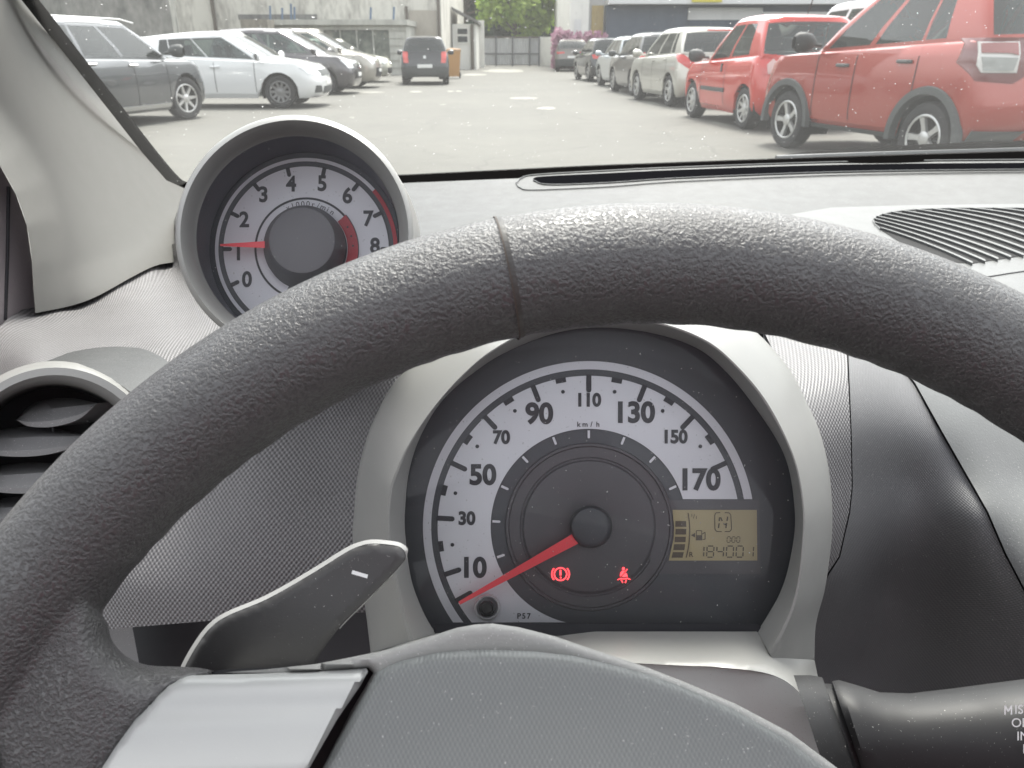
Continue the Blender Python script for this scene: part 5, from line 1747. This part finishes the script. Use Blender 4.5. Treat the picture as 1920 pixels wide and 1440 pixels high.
# ------------------------------------------------------------------ steering wheel
WC = np.array((.0359, -.1493, .1804))
Wn = np.array((.0279, .0766, -1.)); Wn /= np.linalg.norm(Wn)
e1 = np.cross((0, 1, 0), Wn); e1 /= np.linalg.norm(e1)
e2 = np.cross(Wn, e1)
def camw(c):
    return Vector((c[0], c[2] * CP + c[1] * SP, CAMZ - c[2] * SP + c[1] * CP))
def wheel_d(x, y):
    """depth of the wheel plane along the ray through a photo pixel"""
    X, Y = (np.asarray(x) - 960) / FPX, (720 - np.asarray(y)) / FPX
    return (WC @ Wn) / (X * Wn[0] + Y * Wn[1] + Wn[2])
sw = empty('steering_wheel', camw(WC))
tag(sw, 'worn black leather steering wheel with a grey airbag pad and silver spoke', 'steering wheel')
TA, TB = .0152, .0161
def torus(mb, a0, a1, n, m_, grow=0.0, waves=True):
    rows = []
    for i in range(n + (0 if a1 - a0 >= 360 else 1)):
        u = R_(a0 + (a1 - a0) * i / n)
        row = []
        for j in range(m_):
            v = 2 * math.pi * j / m_
            k = 1.0
            inner = max(0.0, -math.cos(v)) * (1 if math.sin(v) < .5 else .3)
            if waves:
                k -= .028 * inner * (.5 + .5 * math.sin(u * 95 + 1.2 * math.sin(u * 37)))
            r = .18 + (TA * k + grow) * math.cos(v)
            h = (TB * k + grow) * math.sin(v)
            # seen from the driver: u = 0 at the top, clockwise
            c = WC + e1 * (-1) * 0 + (e1 * math.sin(u) * SGN + e2 * math.cos(u)) * r + Wn * h
            row.append(camw(c))
        rows.append(row)
    mb.grid(rows, close_u=True, close_v=a1 - a0 >= 360)
SGN = 1 if e1[0] > 0 else -1
rim = MB()
torus(rim, 0, 360, 420, 40)
# leather web running from the rim down to the silver spoke
web_out = [(60, 1150), (120, 1120), (203, 1165), (206, 1196), (225, 1222), (250, 1240), (283, 1249), (335, 1250), (374, 1252), (419, 1261), (361, 1268), (318, 1284), (262, 1350), (226, 1400), (198, 1446), (150, 1540), (20, 1560), (-20, 1300)]
def web_front(x, y):
    p = np.stack([np.ravel(x), np.ravel(y)], 1)
    d = edge_dist(p, np.array(web_out[2:10]))
    return wheel_d(x, y) + .0035 - .0125 * np.sqrt(np.clip(1 - (1 - np.clip(d / 75, 0, 1)) ** 2, 0, 1)) + .004 * np.clip((np.ravel(x) - 150) / 150, 0, 1)
pts, faces, Pb = triangulate(web_out, 8)
df_ = web_front(pts[:, 0], pts[:, 1])
nb = len(rim.v)
fr0 = [W(x, y, k) for (x, y), k in zip(pts, df_)]
bk0 = [W(x, y, k + .012) for (x, y), k in zip(pts, df_)]
web = MB()
web.add(fr0, faces)
web.add(bk0, [f[::-1] for f in faces])
npb = len(Pb)
web.f += [(i, (i + 1) % npb, len(pts) + (i + 1) % npb, len(pts) + i) for i in range(npb)]
rim.add(web.v, web.f)
rim_o = under(rim.build('rim', M_LEATHER, sharp=180), sw)
rm = rim_o.modifiers.new('join', 'REMESH')
rm.mode = 'VOXEL'
rm.voxel_size = .0011
rm.use_smooth_shade = True
sm_ = rim_o.modifiers.new('ease', 'SMOOTH')
sm_.factor = .5
sm_.iterations = 6
# seam where the leather pieces meet
seam = MB()
torus(seam, -11.75, -11.4, 3, 40, .00005, False)
under(seam.build('seam_strip', m_plain('seam_leather', (0.045, 0.043, 0.04), 0.42, 700, .3, 0)), sw)
sm2 = MB()
torus(sm2, -11.9, -11.76, 2, 40, .0004, False)
under(sm2.build('seam_thread', mat('seam_thread', (0.05, 0.038, 0.03), .7)), sw)

def dome(out, drop, bulge, soft, step, thick, offs=0.0, tilt=None):
    o = MB()
    A = np.array(out)
    def d(x, y):
        p = np.stack([np.ravel(x), np.ravel(y)], 1)
        t = np.clip(edge_dist(p, A) / soft, 0, 1)
        k = wheel_d(x, y) + offs + drop * (1 - np.sqrt(np.clip(1 - (1 - t) ** 2, 0, 1)))
        if bulge is not None:
            k = k + bulge(np.ravel(x), np.ravel(y))
        return k
    sheet(o, out, d, step, thick)
    return o
# silver spoke
spk = [(319, 1281), (340, 1270), (361, 1266), (483, 1263), (600, 1259), (687, 1253), (690, 1259), (677, 1284), (632, 1349), (580, 1440), (520, 1560), (110, 1560), (191, 1440), (219, 1397), (254, 1349), (295, 1303)]
def spk_b(x, y):
    s_ = (y - 1256 - (690 - x) * .03) / 60.0
    return -.006 * np.clip(s_, 0, 3) ** .7 + .0005 * np.exp(-((s_ - 1.05) / .35) ** 2)
sk_ = dome(spk, .003, spk_b, 10, 10, .008, -.002)
under(sk_.build('spoke_trim', m_plain('spoke_silver', (0.35, 0.357, 0.35), 0.32, 1800, 0.05, 0.70, metal=.1, var=.1), sharp=70), sw)
gap_ = MB()
sheet(gap_, [(415, 1256), (640, 1246), (720, 1240), (720, 1300), (620, 1460), (560, 1560), (90, 1560), (170, 1440), (240, 1340), (310, 1275)], lambda x, y: wheel_d(x, y) + .009, 30)
under(gap_.build('spoke_core', M_DARK), sw)
# airbag pad: border piece and skin
brd = [(419, 1261), (500, 1255), (593, 1245), (640, 1236), (723, 1219), (807, 1193), (857, 1177), (890, 1171), (923, 1169), (973, 1176), (1040, 1193), (1107, 1216), (1207, 1249), (1280, 1277), (1380, 1320), (1480, 1373), (1570, 1440), (1650, 1520), (1700, 1600), (560, 1600), (600, 1450), (660, 1330), (700, 1262), (690, 1252), (560, 1262)]
bo = dome(brd, .0035, None, 14, 9, .03, -.001)
under(bo.build('airbag_border', M_BORDER, sharp=80), sw)
pad_o = [(707, 1262), (730, 1248), (757, 1238), (823, 1223), (870, 1219), (923, 1218), (1007, 1222), (1073, 1229), (1130, 1242), (1207, 1262), (1280, 1288), (1375, 1330), (1470, 1383), (1556, 1446), (1630, 1530), (1660, 1600), (545, 1600), (590, 1470), (632, 1390), (672, 1320)]
def pad_b(x, y):
    return -.012 * np.clip((y - 1220) / 300, 0, 1) ** .8 - .006 * np.exp(-((x - 1080) / 380) ** 2)
po = dome(pad_o, .0028, pad_b, 15, 10, .02, -.0008)
under(po.build('airbag_pad', M_PAD, sharp=80), sw)
# grime in the gap beside the spoke
# shift paddle on the back of the wheel
pd_top = spline([(330, 1300), (346, 1252), (374, 1203), (400, 1172), (432, 1152), (503, 1122), (584, 1076), (648, 1036), (674, 1024), (700, 1019), (742, 1023), (757, 1031), (761, 1040)], 6)
pd_bot = spline([(761, 1040), (758, 1052), (729, 1084), (684, 1129), (642, 1171), (609, 1213), (593, 1244), (580, 1300)], 6)
pd_out = [tuple(p) for p in pd_top] + [tuple(p) for p in pd_bot[1:]]
pdl = MB()
PA = np.array(pd_out)
pdd = lambda x, y: .2155 - .004 * np.clip((np.ravel(x) - 350) / 400, 0, 1) + .0012 * (1 - np.clip(edge_dist(np.stack([np.ravel(x), np.ravel(y)], 1), PA) / 6, 0, 1)) ** 2
sheet(pdl, pd_out, pdd, 9, .003)
padl = under(pdl.build('shift_paddle', M_PADDLE, sharp=60), sw)
pe = MB()
for seg, wdt in ((pd_top, 7.5), (pd_bot[:26], 2.0)):
    a = [np.array(p) for p in seg]
    rows0, rows1 = [], []
    for i, p in enumerate(a):
        t = a[min(i + 1, len(a) - 1)] - a[max(i - 1, 0)]
        t = t / np.hypot(*t)
        n_ = np.array((t[1], -t[0]))
        k = float(pdd(*p)[0])
        fade = 1.0 if seg is not pd_top else min(1.0, (len(a) - 1 - i) / 8 + .35)
        rows0.append(W(*(p + n_ * wdt * fade), k + .0035))
        rows1.append(W(*p, k - .0002))
    pe.grid([rows0, rows1])
under(pe.build('paddle_edge', m_plain('paddle_silver', (.33, .33, .33), .4, 1500, .05, 0, metal=.3)), sw)
pm = MB()
pm.add([W(x, y, float(pdd(x, y)[0]) - .0003) for x, y in ((661, 1069), (690, 1077.5), (688.5, 1084.5), (659, 1076))], [(0, 1, 2, 3)])
under(pm.build('minus_mark', M_LINE, smooth=False), sw)

# ------------------------------------------------------------------ wiper stalk
stk = empty('wiper_stalk', W(1640, 1360, .27))
tag(stk, 'glossy black wiper stalk with white lettering, right of the steering column', 'stalk')
def stalk_ring(px, cy, ry, dc, rd, n=40):
    """a cross section seen edge-on in the photo: centre row cy, half height ry (px), depth dc, half depth rd"""
    return [W(px + sh(k, n), cy - ry * math.cos(2 * math.pi * k / n), dc - rd * math.sin(2 * math.pi * k / n)) for k in range(n)]
sh = lambda k, n: 0
bod = MB()
prof = [(1600, 1395, 118, .268, .020), (1612, 1396, 121, .268, .022), (1640, 1400, 116, .268, .0215), (1680, 1408, 110, .267, .021), (1730, 1414, 114, .266, .021), (1800, 1416, 125, .265, .022), (1860, 1417, 135, .264, .023), (1930, 1418, 146, .263, .024), (2050, 1420, 158, .262, .025), (2300, 1420, 150, .262, .024), (2320, 1420, 100, .262, .016)]
def tiltx(cy, ry): return lambda k, n: 46 * (-math.cos(2 * math.pi * k / n)) * (-1) * -1
rows = []
for px, cy, ry, dc, rd in prof:
    tl = 40 * max(0, 1 - (px - 1600) / 330)
    n = 48
    rows.append([W(px + tl * (-math.cos(2 * math.pi * k / n)), cy - ry * math.cos(2 * math.pi * k / n), dc - rd * math.sin(2 * math.pi * k / n)) for k in range(n)])
bod.grid(rows, close_u=True)
under(bod.build('lever', M_GLOSSBLACK, sharp=60), stk)
col_ = MB()
rows = []
for px, ry, rd in ((1530, 128, .03), (1562, 128, .026), (1584, 124, .024), (1588, 112, .021), (1602, 112, .021)):
    n = 48
    rows.append([W(px + 42 * (-math.cos(2 * math.pi * k / n)), 1394 - ry * math.cos(2 * math.pi * k / n), .271 - rd * math.sin(2 * math.pi * k / n)) for k in range(n)])
col_.grid(rows, close_u=True)
under(col_.build('collar', M_GLOSSBLACK, sharp=40), stk)
lt = MB()
for body, x, y in (('IST', 1902, 1331), ('OFF', 1896, 1356), ('INT', 1906, 1381), ('LO', 1917, 1405)):
    SDx = Dial(0, 0, .2627 - .0238 * math.sqrt(1 - ((1418 - y) / 143) ** 2) - .0016)
    SDx.write(lt, body, x, y, 17.5, 0, .002, 1.0, align='LEFT')
SDx = Dial(0, 0, .2627 - .0238 * math.sqrt(1 - (87 / 143) ** 2) - .0016)
for a, b in (((1884.5, 1340), (1884.5, 1322.5)), ((1884.5, 1322.5), (1890.5, 1334)), ((1890.5, 1334), (1896.5, 1322.5)), ((1896.5, 1322.5), (1896.5, 1340))):
    SDx.line(lt, a, b, 2.6, 0)
under(lt.build('lettering', M_LINE, smooth=False), stk)


# ------------------------------------------------------------------ wiper outside
wp = empty('windscreen_wiper', W(1700, 285, 1.05))
tag(wp, 'black windscreen wiper resting along the bottom of the glass in front of the red crossover', 'wiper')
arm = MB()
arm.tube([W(x, y, d) for x, y, d in ((1462, 297, 1.06), (1520, 292, 1.06), (1640, 284, 1.06), (1800, 277, 1.055), (1980, 272, 1.05), (2200, 268, 1.04))], [.004, .006, .0065, .007, .007, .006], 8)
under(arm.build('arm', M_RUBBER), wp)
bld = MB()
bld.tube([W(x, y, d) for x, y, d in ((1455, 298, 1.055), (1640, 291, 1.055), (1980, 281, 1.045), (2200, 278, 1.035))], .005, 8)
under(bld.build('blade', m_plain('blade_rubber', (.05, .055, .06), .5, 400, .2, 0)), wp)
